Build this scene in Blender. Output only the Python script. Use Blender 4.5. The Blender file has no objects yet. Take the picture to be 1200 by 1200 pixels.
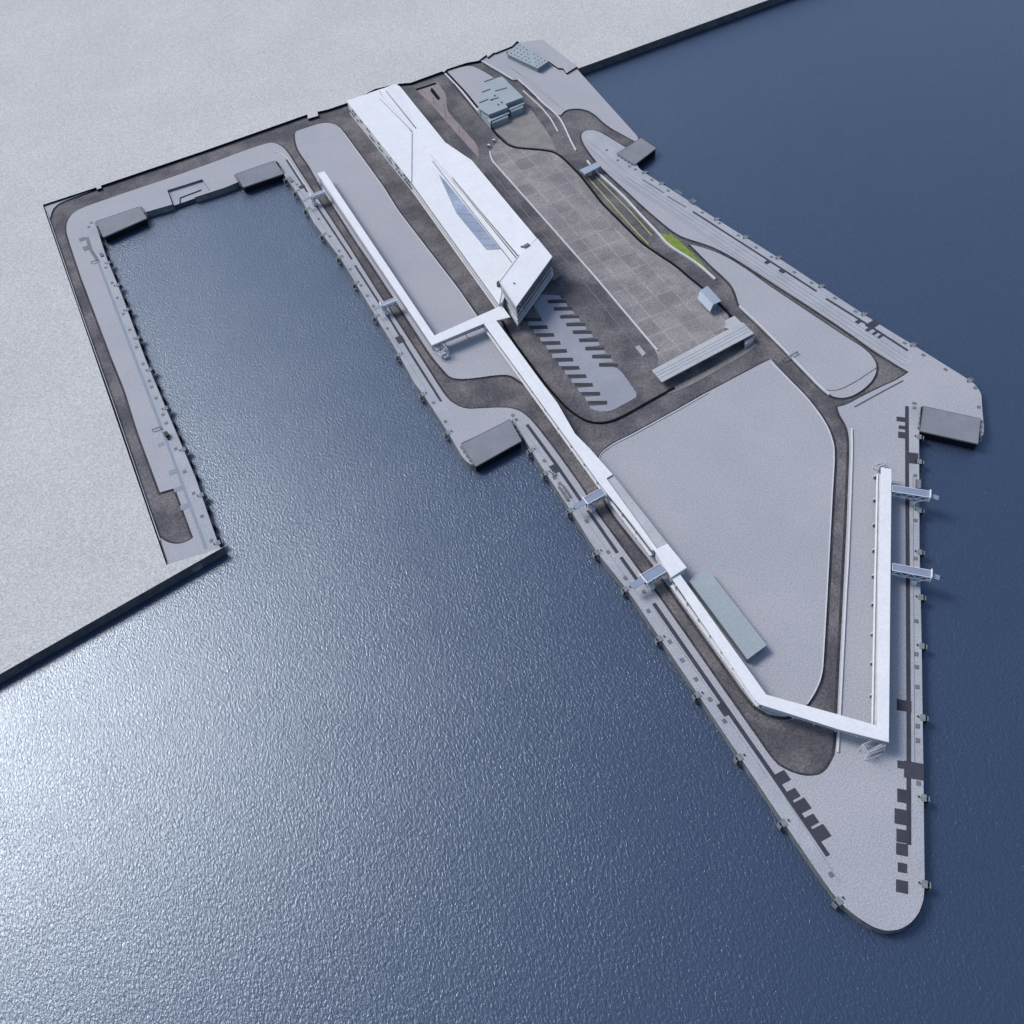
import bpy, bmesh, math, random
from mathutils import Vector, Matrix
from mathutils.geometry import delaunay_2d_cdt, tessellate_polygon
random.seed(7)
sc = bpy.context.scene
COL = sc.collection
# ------------------------------------------------------------------ camera model (survey of the site from the air)
F = 1187.9057
AX = Vector((0.89289469, -0.39099388, 0.22329994))
AY = Vector((-0.44379187, -0.6804154, 0.58316692))
AZ = Vector((-0.07607798, -0.61980534, -0.7810592))
HC = 500.0
def at(px, py, z=0.0):
    r = Vector((px-600, py-600, F))
    w = Vector((AX.dot(r), AY.dot(r), AZ.dot(r)))
    k = (z-HC)/w.z
    return Vector((w.x*k, w.y*k, z))
Z0, ZR, ZD, ZL = 0.0, 4.8, 5.5, 7.1      # water, road, quay deck, mainland
# ------------------------------------------------------------------ materials
def mat(name, col, rough=0.8, col2=None, scale=0.05, fine=1.2, fine_amt=0.18, bump=0.0, bscale=1.0, metal=0.0, spec=0.3, contrast=(0.35, 0.65), tile=None, mort=1.1, trot=0.0):
    m = bpy.data.materials.new(name); m.use_nodes = True
    n = m.node_tree.nodes; l = m.node_tree.links
    b = n['Principled BSDF']; b.inputs['Roughness'].default_value = rough
    b.inputs['Metallic'].default_value = metal
    b.inputs['Specular IOR Level'].default_value = spec
    tc = n.new('ShaderNodeTexCoord')
    geo = n.new('ShaderNodeNewGeometry')
    n1 = n.new('ShaderNodeTexNoise'); n1.inputs['Scale'].default_value = scale; n1.inputs['Detail'].default_value = 5; n1.inputs['Roughness'].default_value = 0.6
    l.new(geo.outputs['Position'], n1.inputs['Vector'])
    r1 = n.new('ShaderNodeMapRange'); r1.inputs[1].default_value = contrast[0]; r1.inputs[2].default_value = contrast[1]
    l.new(n1.outputs['Fac'], r1.inputs[0])
    mx = n.new('ShaderNodeMix'); mx.data_type = 'RGBA'
    c2 = col2 if col2 else tuple(c*0.88 for c in col)
    mx.inputs[6].default_value = (*col, 1); mx.inputs[7].default_value = (*c2, 1)
    l.new(r1.outputs[0], mx.inputs[0])
    last = mx.outputs[2]
    if tile:
        br = n.new('ShaderNodeTexBrick'); br.inputs['Scale'].default_value = 1.0
        br.inputs['Brick Width'].default_value = tile; br.inputs['Row Height'].default_value = tile*0.8; br.offset = 0.37
        br.inputs['Mortar Size'].default_value = 0.12; br.inputs['Mortar Smooth'].default_value = 0.8
        br.inputs['Color1'].default_value = (1, 1, 1, 1); br.inputs['Color2'].default_value = (0.86, 0.855, 0.86, 1) if tile > 15 else (.965, .965, .965, 1); br.inputs['Mortar'].default_value = (mort, mort, mort*.99, 1); br.offset = 0.0 if tile > 15 else .5; br.inputs['Mortar Size'].default_value = tile*.07 if tile > 15 else .1
        mp0 = n.new('ShaderNodeMapping'); mp0.inputs['Rotation'].default_value = (0, 0, trot)
        l.new(geo.outputs['Position'], mp0.inputs['Vector']); l.new(mp0.outputs[0], br.inputs['Vector'])
        m0 = n.new('ShaderNodeMix'); m0.data_type = 'RGBA'; m0.blend_type = 'MULTIPLY'; m0.inputs[0].default_value = 1
        l.new(last, m0.inputs[6]); l.new(br.outputs['Color'], m0.inputs[7]); last = m0.outputs[2]
    n2 = n.new('ShaderNodeTexNoise'); n2.inputs['Scale'].default_value = fine; n2.inputs['Detail'].default_value = 3; n2.inputs['Roughness'].default_value = 0.75
    l.new(geo.outputs['Position'], n2.inputs['Vector'])
    r2 = n.new('ShaderNodeMapRange'); r2.inputs[1].default_value = 0.33; r2.inputs[2].default_value = 0.67
    r2.inputs[3].default_value = 1-fine_amt; r2.inputs[4].default_value = 1+fine_amt
    l.new(n2.outputs['Fac'], r2.inputs[0])
    vm = n.new('ShaderNodeVectorMath'); vm.operation = 'SCALE'
    l.new(last, vm.inputs[0]); l.new(r2.outputs[0], vm.inputs['Scale'])
    l.new(vm.outputs[0], b.inputs['Base Color'])
    if bump:
        bp = n.new('ShaderNodeBump'); bp.inputs['Strength'].default_value = bump; bp.inputs['Distance'].default_value = 0.3
        n3 = n.new('ShaderNodeTexNoise'); n3.inputs['Scale'].default_value = bscale; n3.inputs['Detail'].default_value = 3
        l.new(geo.outputs['Position'], n3.inputs['Vector']); l.new(n3.outputs['Fac'], bp.inputs['Height']); l.new(bp.outputs[0], b.inputs['Normal'])
    return m
M = {}
_d = at(770, 411)-at(600, 215); LOTR = -math.atan2(_d.y, _d.x)
M['land'] = mat('land_gravel', (.56, .558, .55), .9, (.52, .52, .52), .012, 1.05, .34, bump=.6, bscale=1.2)
M['deck'] = mat('deck_concrete', (.412, .412, .447), .85, (.38, .385, .425), .02, 1.1, .24, bump=.2, bscale=1.3)
M['quay'] = mat('quay_concrete', (.42, .435, .47), .85, (.35, .37, .41), .06, 1.1, .22)
M['asphalt'] = mat('asphalt', (.092, .088, .101), .9, (.178, .166, .172), .035, .95, .45, bump=.25, bscale=1.2, contrast=(.40, .62))
M['lot'] = mat('lot_asphalt', (.235, .221, .23), .9, (.325, .303, .30), .05, .95, .38, tile=18, mort=1.13, trot=LOTR, contrast=(.4, .6))
M['lot_edge'] = mat('lot_dust', (.28, .265, .255), .9, (.215, .205, .205), .08, .8, .26)
M['paving'] = mat('brown_paving', (.30, .255, .26), .85, (.25, .22, .225), .06, .8, .35)
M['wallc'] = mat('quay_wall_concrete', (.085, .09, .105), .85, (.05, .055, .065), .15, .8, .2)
M['black'] = mat('dark_wall', (.014, .014, .018), .9, None, .1, 1, .15, spec=.05)
M['slot'] = mat('slot_dark', (.045, .045, .065), .8, (.06, .06, .08), .1, 1, .15)
M['slotb'] = mat('slot_bluegrey', (.27, .31, .37), .8, (.25, .29, .35), .1, 1, .1)
M['hatch'] = mat('hatch_grey', (.19, .20, .225), .7, (.15, .155, .18), .2, 1.5, .15)
M['hatchd'] = mat('hatch_frame', (.13, .135, .155), .7)
M['white'] = mat('white_cladding', (.82, .83, .86), .55, (.78, .79, .82), .05, .7, .05, tile=5, mort=.86, trot=LOTR)
M['whitew'] = mat('white_wall', (.66, .67, .70), .6, (.58, .59, .62), .15, .8, .05)
M['greyroof'] = mat('grey_roof', (.50, .515, .54), .6, (.44, .455, .48), .08, .8, .08, tile=6, mort=.85, trot=LOTR)
M['teal'] = mat('teal_grey_roof', (.36, .41, .44), .6, (.335, .385, .415), .06, .9, .1)
M['tealw'] = mat('teal_grey_wall', (.24, .29, .32), .7, None, .1, .8, .06)
M['bluegrey'] = mat('blue_grey_sheet', (.36, .42, .50), .5, (.33, .39, .47), .1, .8, .04)
M['gutter'] = mat('kerb_grime', (.035, .034, .042), .9, (.075, .07, .08), .12, .9, .45)  # near-black tone that puts the kerb-side shade into colour
M['pontoon'] = mat('pontoon_deck', (.25, .26, .295), .75, (.21, .22, .25), .06, 1.3, .12)
M['gang'] = mat('gangway_roof', (.27, .32, .43), .5, (.24, .285, .38), .15, 1, .04)
M['metalp'] = mat('grey_cladding', (.13, .135, .155), .6, (.10, .105, .12), .2, 1, .1)
M['glass'] = mat('dark_glass', (.045, .052, .065), .2, (.09, .10, .12), .25, 1.2, .3, spec=.6)
M['pool'] = mat('skylight_glass', (.24, .30, .40), .3, (.44, .50, .60), .035, .8, .2, spec=.3)
M['metal'] = mat('dull_metal', (.10, .11, .12), .5, (.2, .21, .22), .5, 2, .2, metal=.2)
M['fend'] = mat('fender_grey', (.25, .268, .29), .7, (.18, .195, .21), .5, 2, .15)
M['rubber'] = mat('black_rubber', (.018, .022, .022), .7)
M['grass'] = mat('grass', (.235, .31, .05), .9, (.17, .24, .04), .3, 1.6, .25, bump=.5, bscale=2)
M['yellow'] = mat('yellow_green_line', (.52, .56, .14), .8, (.38, .42, .12), .15, 1, .2)
M['line'] = mat('dark_line', (.13, .13, .15), .8)
M['kerb'] = mat('white_kerb', (.66, .67, .69), .7, (.62, .63, .66), .1, 1, .08)
M['bay'] = mat('bay_dark', (.058, .058, .066), .9, None, .1, 1.2, .2)
M['isl'] = mat('island_pale', (.33, .34, .395), .85, (.29, .30, .35), .05, 1.1, .1)
M['green'] = mat('dark_green_paint', (.015, .045, .035), .6)

def water_mat():
    m = bpy.data.materials.new('sea_water'); m.use_nodes = True
    n = m.node_tree.nodes; l = m.node_tree.links
    b = n['Principled BSDF']
    b.inputs['Base Color'].default_value = (.032, .062, .125, 1)
    b.inputs['Roughness'].default_value = .36; b.inputs['Coat Weight'].default_value = .72; b.inputs['Coat Roughness'].default_value = .16; b.inputs['Coat IOR'].default_value = 1.5
    b.inputs['IOR'].default_value = 1.55
    b.inputs['Specular IOR Level'].default_value = 1.0; b.inputs['Specular Tint'].default_value = (.61, .79, 1, 1)
    geo = n.new('ShaderNodeNewGeometry')
    mp = n.new('ShaderNodeMapping'); mp.inputs['Rotation'].default_value = (0, 0, math.radians(35)); mp.inputs['Scale'].default_value = (1, .55, 1)
    l.new(geo.outputs['Position'], mp.inputs['Vector'])
    n1 = n.new('ShaderNodeTexNoise'); n1.inputs['Scale'].default_value = .84; n1.inputs['Detail'].default_value = 4; n1.inputs['Roughness'].default_value = .55; n1.inputs['Distortion'].default_value = .6
    l.new(mp.outputs[0], n1.inputs['Vector'])
    bp = n.new('ShaderNodeBump'); bp.inputs['Strength'].default_value = .62; bp.inputs['Distance'].default_value = .52
    n5 = n.new('ShaderNodeTexNoise'); n5.inputs['Scale'].default_value = 1.5; n5.inputs['Detail'].default_value = 2
    l.new(mp.outputs[0], n5.inputs['Vector'])
    n6 = n.new('ShaderNodeTexNoise'); n6.inputs['Scale'].default_value = .02; n6.inputs['Detail'].default_value = 2
    l.new(geo.outputs['Position'], n6.inputs['Vector'])
    ma = n.new('ShaderNodeMath'); ma.operation = 'MULTIPLY_ADD'; ma.inputs[1].default_value = .3
    l.new(n5.outputs['Fac'], ma.inputs[0]); l.new(n1.outputs['Fac'], ma.inputs[2])
    mb = n.new('ShaderNodeMath'); mb.operation = 'MULTIPLY'
    rr = n.new('ShaderNodeMapRange'); rr.inputs[1].default_value = .3; rr.inputs[2].default_value = .7; rr.inputs[3].default_value = .9; rr.inputs[4].default_value = 1.08
    l.new(n6.outputs['Fac'], rr.inputs[0]); l.new(ma.outputs[0], mb.inputs[0]); l.new(rr.outputs[0], mb.inputs[1])
    l.new(mb.outputs[0], bp.inputs['Height'])
    l.new(bp.outputs[0], b.inputs['Normal']); l.new(bp.outputs[0], b.inputs['Coat Normal'])
    n3 = n.new('ShaderNodeTexNoise'); n3.inputs['Scale'].default_value = .004; n3.inputs['Detail'].default_value = 3
    l.new(geo.outputs['Position'], n3.inputs['Vector'])
    mx = n.new('ShaderNodeMix'); mx.data_type = 'RGBA'
    mx.inputs[6].default_value = (.023, .040, .083, 1); mx.inputs[7].default_value = (.033, .050, .096, 1)
    l.new(n3.outputs['Fac'], mx.inputs[0]); l.new(mx.outputs[2], b.inputs['Base Color'])
    return m
M['water'] = water_mat()

# ------------------------------------------------------------------ mesh helpers
class MB:
    def __init__(s): s.v = []; s.f = []
    def add(s, vs, fs):
        o = len(s.v); s.v += [tuple(v) for v in vs]; s.f += [tuple(i+o for i in f) for f in fs]; return s
    def prism(s, top, zb, slope=None):
        """top: 3D outline (any winding); vertical sides to height zb"""
        top = [Vector(p) for p in top]
        a = sum(top[i].x*top[(i+1) % len(top)].y-top[(i+1) % len(top)].x*top[i].y for i in range(len(top)))
        if a < 0: top.reverse()
        n = len(top)
        tris = tessellate_polygon([[Vector((p.x, p.y, 0)) for p in top]])
        vs = top+[Vector((p.x, p.y, zb)) for p in top]
        fs = []
        for t in tris:
            A, B, C = (top[i] for i in t)
            if (B.x-A.x)*(C.y-A.y)-(B.y-A.y)*(C.x-A.x) < 0: t = t[::-1]
            fs.append(tuple(t)); fs.append(tuple(i+n for i in t[::-1]))
        for i in range(n):
            j = (i+1) % n; fs.append((i, i+n, j+n, j))
        return s.add(vs, fs)
    def sheet(s, top):
        top = [Vector(p) for p in top]
        tris = tessellate_polygon([[Vector((p.x, p.y, 0)) for p in top]])
        fs = []
        for t in tris:
            A, B, C = (top[i] for i in t)
            if (B.x-A.x)*(C.y-A.y)-(B.y-A.y)*(C.x-A.x) < 0: t = t[::-1]
            fs.append(tuple(t))
        return s.add(top, fs)
    def box(s, c, d, rz=0.0):
        cx, cy, cz = c; hx, hy, hz = d[0]/2, d[1]/2, d[2]/2
        ca, sa = math.cos(rz), math.sin(rz)
        vs = []
        for z in (-hz, hz):
            for x, y in ((-hx, -hy), (hx, -hy), (hx, hy), (-hx, hy)):
                vs.append((cx+x*ca-y*sa, cy+x*sa+y*ca, cz+z))
        return s.add(vs, [(3, 2, 1, 0), (4, 5, 6, 7), (0, 1, 5, 4), (1, 2, 6, 5), (2, 3, 7, 6), (3, 0, 4, 7)])
    def bar(s, p, q, w, h=None):
        p, q = Vector(p), Vector(q); h = h or w
        d = (q-p).normalized(); up = Vector((0, 0, 1)) if abs(d.z) < .95 else Vector((1, 0, 0))
        a = d.cross(up).normalized()*w/2; b = d.cross(a).normalized()*h/2
        vs = [p+a+b, p-a+b, p-a-b, p+a-b, q+a+b, q-a+b, q-a-b, q+a-b]
        return s.add(vs, [(0, 1, 2, 3), (7, 6, 5, 4), (0, 4, 5, 1), (1, 5, 6, 2), (2, 6, 7, 3), (3, 7, 4, 0)])
    def cyl(s, p, q, r, r2=None, n=10):
        p, q = Vector(p), Vector(q); r2 = r if r2 is None else r2
        d = (q-p).normalized(); up = Vector((0, 0, 1)) if abs(d.z) < .95 else Vector((1, 0, 0))
        a = d.cross(up).normalized(); b = d.cross(a).normalized()
        vs = []
        for c, R in ((p, r), (q, r2)):
            for i in range(n):
                t = 2*math.pi*i/n; vs.append(c+(a*math.cos(t)+b*math.sin(t))*R)
        fs = [tuple(range(n))[::-1], tuple(range(n, 2*n))]+[(i, (i+1) % n, (i+1) % n+n, i+n) for i in range(n)]
        return s.add(vs, fs)
    def wall(s, line, w, zt, zb):
        """a wall of width w following a polyline of plan points"""
        L = [Vector((p[0], p[1])) for p in line]; n = len(L)
        lt, rt = [], []
        for i in range(n):
            d1 = (L[i]-L[i-1]).normalized() if i else (L[1]-L[0]).normalized()
            d2 = (L[i+1]-L[i]).normalized() if i < n-1 else d1
            nn = Vector((-(d1+d2).y, (d1+d2).x)).normalized()
            k = min(1.6, 1/max(.3, nn.dot(Vector((-d1.y, d1.x)))))
            lt.append(L[i]+nn*w/2*k); rt.append(L[i]-nn*w/2*k)
        vs = []
        for a, b in zip(lt, rt): vs += [(a.x, a.y, zt), (b.x, b.y, zt), (a.x, a.y, zb), (b.x, b.y, zb)]
        fs = [(0, 2, 3, 1), (4*n-4, 4*n-3, 4*n-1, 4*n-2)]
        for i in range(n-1):
            o = 4*i; fs += [(o, o+1, o+5, o+4), (o+2, o+6, o+7, o+3), (o, o+4, o+6, o+2), (o+1, o+3, o+7, o+5)]
        return s.add(vs, fs)
    def build(s, name, m, parent=None, origin=None, bevel=0):
        me = bpy.data.meshes.new(name)
        if origin is not None: s.v = [(v[0]-origin[0], v[1]-origin[1], v[2]-origin[2]) for v in s.v]
        me.from_pydata(s.v, [], s.f); me.update()
        me.materials.append(M[m] if isinstance(m, str) else m)
        if bevel or True:
            bm = bmesh.new(); bm.from_mesh(me); bmesh.ops.recalc_face_normals(bm, faces=bm.faces) if not getattr(s, 'open', False) else None
            bm.to_mesh(me); bm.free()
        o = bpy.data.objects.new(name, me); COL.objects.link(o)
        if parent is not None: o.parent = parent
        return o
def tag(o, label, cat, group=None):
    o['label'] = label; o['category'] = cat
    if group: o['group'] = group
    return o
def thing(name, label, cat, loc=(0, 0, 0), rz=0, group=None):
    o = bpy.data.objects.new(name, None); COL.objects.link(o); o.location = loc; o.rotation_euler = (0, 0, rz)
    o.empty_display_size = 1
    return tag(o, label, cat, group)
def struct(o): o['kind'] = 'structure'; return o
def dup(root, loc, rz, label=None, group=None):
    r = root.copy(); COL.objects.link(r); r.location = loc; r.rotation_euler = (0, 0, rz)
    if label: r['label'] = label
    if group: r['group'] = group
    for ch in list(root.children):
        c = ch.copy(); COL.objects.link(c); c.parent = r
        for g in list(ch.children):
            d = g.copy(); COL.objects.link(d); d.parent = c
    return r
ORD = ['first', 'second', 'third', 'fourth', 'fifth', 'sixth', 'seventh', 'eighth', 'ninth', 'tenth', 'eleventh', 'twelfth', 'thirteenth', 'fourteenth', 'fifteenth', 'sixteenth', 'seventeenth', 'eighteenth', 'nineteenth', 'twentieth', 'twenty-first', 'twenty-second', 'twenty-third', 'twenty-fourth', 'twenty-fifth']
def P(pts, z): return [at(x, y, z) for x, y in pts]
def area2(a): return sum(a[i][0]*a[(i+1) % len(a)][1]-a[(i+1) % len(a)][0]*a[i][1] for i in range(len(a)))
def smooth(pts, lim=62, cut=(5.5, 2.0)):
    """round the shallow corners of a plan outline, keep the sharp ones"""
    pts = [Vector((p[0], p[1])) for p in pts]
    for c in cut:
        out = []; n = len(pts)
        for i in range(n):
            a, b, d = pts[i-1], pts[i], pts[(i+1) % n]
            u, v = b-a, d-b
            if u.length < .01 or v.length < .01: continue
            ang = math.degrees(u.angle(v))
            if 1.5 < ang < lim:
                out += [b-u.normalized()*min(c, u.length*.3), b+v.normalized()*min(c, v.length*.3)]
            else: out.append(b)
        pts = out
    return pts
def inside(p, poly):
    c = False; n = len(poly); j = n-1
    for i in range(n):
        a, b = poly[i], poly[j]
        if (a[1] > p[1]) != (b[1] > p[1]) and p[0] < (b[0]-a[0])*(p[1]-a[1])/(b[1]-a[1])+a[0]: c = not c
        j = i
    return c
def region(name, m, polys, keep, zt, zb, sidemat=None):
    """plan region from overlapping outlines: triangles whose centre satisfies keep()"""
    vs, es = [], []
    for p in polys:
        o = len(vs); vs += [Vector((q[0], q[1])) for q in p]; es += [(o+i, o+(i+1) % len(p)) for i in range(len(p))]
    r = delaunay_2d_cdt(vs, es, [], 0, 1e-4)
    V, Fc = r[0], r[2]
    kept = []
    for f in Fc:
        c = (V[f[0]]+V[f[1]]+V[f[2]])/3
        if keep(c):
            a = (V[f[1]]-V[f[0]]).cross(V[f[2]]-V[f[0]])
            kept.append(tuple(f) if a > 0 else tuple(f)[::-1])
    he = set()
    for f in kept:
        for i in range(3): he.add((f[i], f[(i+1) % 3]))
    me = bpy.data.meshes.new(name)
    n = len(V)
    verts = [(v.x, v.y, zt) for v in V]+[(v.x, v.y, zb) for v in V]
    faces = list(kept); mi = [0]*len(kept)
    for a, b in he:
        if (b, a) not in he: faces.append((a, a+n, b+n, b)); mi.append(1 if sidemat else 0)
    me.from_pydata(verts, [], faces)
    me.materials.append(M[m])
    if sidemat: me.materials.append(M[sidemat])
    for p, i in zip(me.polygons, mi): p.material_index = i
    bm = bmesh.new(); bm.from_mesh(me)
    bmesh.ops.delete(bm, geom=[v for v in bm.verts if not v.link_faces], context='VERTS')
    bm.to_mesh(me); bm.free()
    o = bpy.data.objects.new(name, me); COL.objects.link(o)
    return o

# ------------------------------------------------------------------ water and mainland
w = MB(); w.open = True
w.sheet([(-6000, -6000, Z0), (6000, -6000, Z0), (6000, 6000, Z0), (-6000, 6000, Z0)])
struct(w.build('water', 'water'))
A = at(262, 641, ZL); dA = (at(0, 790, ZL)-A).normalized()
B = at(678, 80, ZL); dB = (at(900, 0, ZL)-B).normalized()
LE = [(262, 641), (195, 662), (50, 240), (113, 219.5), (113.5, 222), (119, 220), (118, 217.5), (238, 177), (360, 134), (361, 139), (373, 135.5), (372, 131), (385, 128), (405.5, 121), (440, 104), (468, 98), (481, 97), (518, 83.5), (520, 84.5), (524, 81), (547, 73.5), (561, 71), (570, 64), (571.5, 67), (579, 61.5), (580, 62), (600, 54), (606, 48), (643, 71.5), (654, 79.5), (660, 80), (664, 85.5), (676, 78)]
lpoly = [A+dA*5000]+P(LE, ZL)+[B, B+dB*5000]
far = [B+dB*5000+Vector((0, 5000, 0)), A+dA*5000+Vector((0, 5000, 0))]
a = MB(); a.open = True; a.sheet(lpoly+far); struct(a.build('land', 'land'))
a, pit = MB(), MB(); pit.open = True
for i in range(len(lpoly)-1):
    p, q = lpoly[i], lpoly[i+1]
    if 2 <= i < len(lpoly)-3: pit.add([p, q, (q.x, q.y, -4), (p.x, p.y, -4)], [(0, 3, 2, 1)]); continue
    a.add([p, q, (q.x, q.y, -4), (p.x, p.y, -4)], [(0, 3, 2, 1)])
a.open = True
M['sea'] = mat('sea_wall_dark', (.11, .115, .135), .9, (.07, .073, .088), .2, .8, .2, spec=.05)
tag(a.build('sea_wall', 'sea'), 'long straight dark grey sea wall along the pale land edge beside open water', 'wall')
tag(pit.build('retaining_wall', 'black'), 'black retaining wall where the pale land drops to the sunken pier roads', 'wall')
# darker paved apron on the land beside the perforated-roof building
ap = MB(); ap.open = True
ap.sheet(P([(611, 49.5), (636, 46), (676, 77.5), (665, 84.5), (660, 79.3), (654, 78.6), (643.5, 70.6)], ZL+.004*20))
struct(ap.build('apron', 'deck'))

# ------------------------------------------------------------------ pier: quay deck, roads
OUT = [(678, 83), (750, 163), (744, 194), (766.7, 210), (785, 221), (840, 257), (912, 302), (963, 336), (1031, 380.5), (1077, 408.5), (1149.7, 454), (1151, 480), (1154, 509), (1149.7, 511), (1146, 499), (1079.7, 476), (1077, 505), (1077.5, 640), (1080, 753), (1081, 827), (1082, 898), (1083, 990), (1083.8, 1046), (1080, 1063), (1073, 1076), (1061.7, 1086), (1047.7, 1091), (1031, 1090), (1012.7, 1080.5), (991.7, 1065), (975, 1046.7), (924, 972), (849, 860), (737, 693.7), (697.5, 644.7), (673.7, 605.7), (626, 534), (611, 508), (598, 492), (541, 519), (557, 546), (545, 541.7), (527, 510), (498, 465), (485, 448), (470, 420), (437.5, 366), (400.7, 305), (368, 261.5), (353, 233), (333, 205), (325, 189), (272, 217), (204, 239), (113, 265), (124, 300), (144, 349), (170, 420), (198, 487), (228.7, 558.7), (254.7, 634.5), (258, 642), (222, 668), (180, 680), (30, 235), (100, 205), (400, 108), (560, 55), (600, 35), (660, 60)]
TIP = 22
outl = P(OUT, ZD)
notch = [(p.x, p.y) for p in P([(196, 223), (237, 210), (246, 223.5), (203, 242)], ZD)]
ROADM = [(184, 632), (188.6, 630), (192, 633.4), (202.7, 637.8), (215.7, 636.7), (226.5, 630), (205, 572), (187.5, 577), (161.5, 507), (146, 457), (131, 420), (95, 325), (80, 280), (77, 268), (80, 255), (90, 246), (106, 240), (140, 228), (200, 208), (250, 190), (283, 177.5), (313, 167.5), (322, 167), (330, 171), (337, 178), (350, 199), (367, 225), (390, 260), (409, 289), (446, 348), (457, 364), (493, 419), (502, 433), (523, 466), (533, 474), (545, 479), (556, 479), (590, 477), (603.5, 479), (614, 484), (627, 497), (653, 531), (685, 576), (695, 595), (751, 672), (765, 689), (800, 739), (850, 811), (890, 868), (907, 893), (919, 901), (935, 908), (952, 910), (966, 906), (975, 892), (980, 880), (981, 838), (988, 698), (992, 617), (995.5, 530), (995, 510), (991, 496), (984, 487), (981.5, 477), (993, 474), (1007, 466), (1031, 454), (1052, 445), (1065, 436), (1028, 414), (979, 379), (920, 341), (868, 307), (844, 293), (824, 285), (806, 280), (792, 274), (776, 261), (756, 244), (740, 229), (704, 196), (690, 178), (683, 167), (680.6, 158), (684, 154), (690, 152), (700, 153), (712, 160), (740, 177), (752, 170), (712, 148), (695, 132), (684, 127.6), (672, 127), (662, 129), (657, 135), (652, 134), (636, 121), (607, 93), (601, 94), (564, 72), (560, 50), (470, 80), (405, 100), (360, 120), (109, 208), (110, 222), (102, 226), (76, 235), (66, 240), (60, 248), (59, 257), (52, 262), (95, 400), (180, 646)]
I1 = [(345, 157), (347, 154), (350, 152.5), (367, 147), (377, 144), (388, 144), (397, 147.5), (403, 155), (449, 218), (467, 247), (537, 338), (560, 371), (614, 450), (606, 444), (599, 440), (588, 438.6), (549, 444), (536, 444), (526.6, 442), (519, 433), (506, 418), (460, 347), (429, 300), (421, 289), (396, 250), (378, 222), (369, 207), (362, 194), (351, 179), (347, 170)]
I3 = [(903.5, 421), (918.7, 437.7), (946.7, 465.7), (967.7, 493.7), (977, 514.7), (979, 533), (976, 583), (970, 697), (965.7, 771), (964.5, 789), (958.6, 808), (946, 827), (928, 839.5), (910, 840), (893, 834), (879, 822), (767, 664), (717, 601), (702, 571), (697, 548), (700, 539), (703, 534), (709.7, 526), (719, 519), (740, 509), (793, 480), (830, 459), (900, 422)]
I4 = [(808, 286), (828, 291), (852, 301), (880, 319), (900, 334), (993, 396), (1014, 408.5), (1025, 421), (1028, 431), (1025, 442), (1017, 452), (1005, 461), (993, 466), (982, 466.4), (972, 463), (963, 456), (917, 408), (866.4, 359), (864, 350), (860, 338), (852, 328), (836, 314)]
I6 = [(521, 84.5), (543, 77.5), (553, 77), (560, 80), (578, 90), (592, 104), (600, 130), (574, 147), (561, 133)]
sm = lambda pts, z=ZD: [(p.x, p.y) for p in smooth(P(pts, z))]
outl = sm(OUT)
rm = sm(ROADM); isl = [sm(i) for i in (I1, I3, I4, I6)]
def keep(c):
    if not inside(c, outl) or inside(c, notch): return False
    if any(inside(c, i) for i in isl): return True
    return not inside(c, rm)
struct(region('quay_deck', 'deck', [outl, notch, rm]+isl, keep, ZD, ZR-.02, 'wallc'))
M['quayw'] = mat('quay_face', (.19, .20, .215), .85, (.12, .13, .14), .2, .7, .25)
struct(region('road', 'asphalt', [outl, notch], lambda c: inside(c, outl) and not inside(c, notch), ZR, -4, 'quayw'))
NQ = [(196, 223), (237, 210), (246, 223.5), (203, 238.6)]
NB = [Vector((p.x, p.y, ZD-2.0)) for p in P(NQ, ZD)]
struct(MB().prism(NB, -3).build('basin_landing', 'wallc'))
a = MB(); a.open = True; a.sheet([p+Vector((0, 0, .02)) for p in NB]); struct(a.build('landing_floor', 'quay'))
tag(MB().wall([at(211, 238.5, ZD-2), at(211, 232.5, ZD-2), at(236, 223, ZD-2)], .5, ZD-1.2, ZD-2).build('low_wall', 'wallc'), 'thin bent low wall inside the sunken landing at the basin head', 'wall')

# dark strips along the kerbs, painting in the contact shade of the road edges
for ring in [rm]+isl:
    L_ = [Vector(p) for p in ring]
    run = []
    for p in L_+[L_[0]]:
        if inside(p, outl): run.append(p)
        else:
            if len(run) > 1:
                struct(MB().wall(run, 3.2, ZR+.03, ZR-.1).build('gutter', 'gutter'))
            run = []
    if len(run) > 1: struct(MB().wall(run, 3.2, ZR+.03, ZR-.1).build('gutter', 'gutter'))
# pale quay edge strips (sheets along the waterfront)
def sheet(name, m, pts, z, kind='structure'):
    a = MB(); a.open = True; a.sheet(P(pts, z)); o = a.build(name, m)
    if kind: o['kind'] = kind
    return o
sheet('quay_apron', 'quay', [(101, 274), (110, 264.5), (113, 266), (124, 300), (144, 349), (170, 420), (198, 487), (228.7, 558.7), (254, 634), (243, 637), (215, 575), (187, 505), (160, 433), (133, 362), (118, 318)], ZD+.02)
sheet('quay_apron', 'quay', [(327, 191), (334, 186), (352, 215), (378, 256), (413, 305), (444, 355), (470, 397), (500, 444), (520, 473), (528, 484), (530, 506), (528, 511), (498, 465), (485, 448), (470, 420), (437.5, 366), (400.7, 305), (368, 261.5), (353, 233), (333, 205)], ZD+.02)
sheet('quay_apron', 'quay', [(598, 492.5), (612, 493), (640, 529), (680, 587), (725, 651), (765, 707), (850, 830), (912, 918), (968, 1002), (985, 1030), (994, 1061), (991.7, 1064.5), (975.3, 1046.4), (924.3, 971.7), (849.3, 859.7), (737.3, 693.4), (697.8, 644.4), (674, 605.4), (626.3, 533.7), (611.3, 507.7)], ZD+.02)
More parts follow.
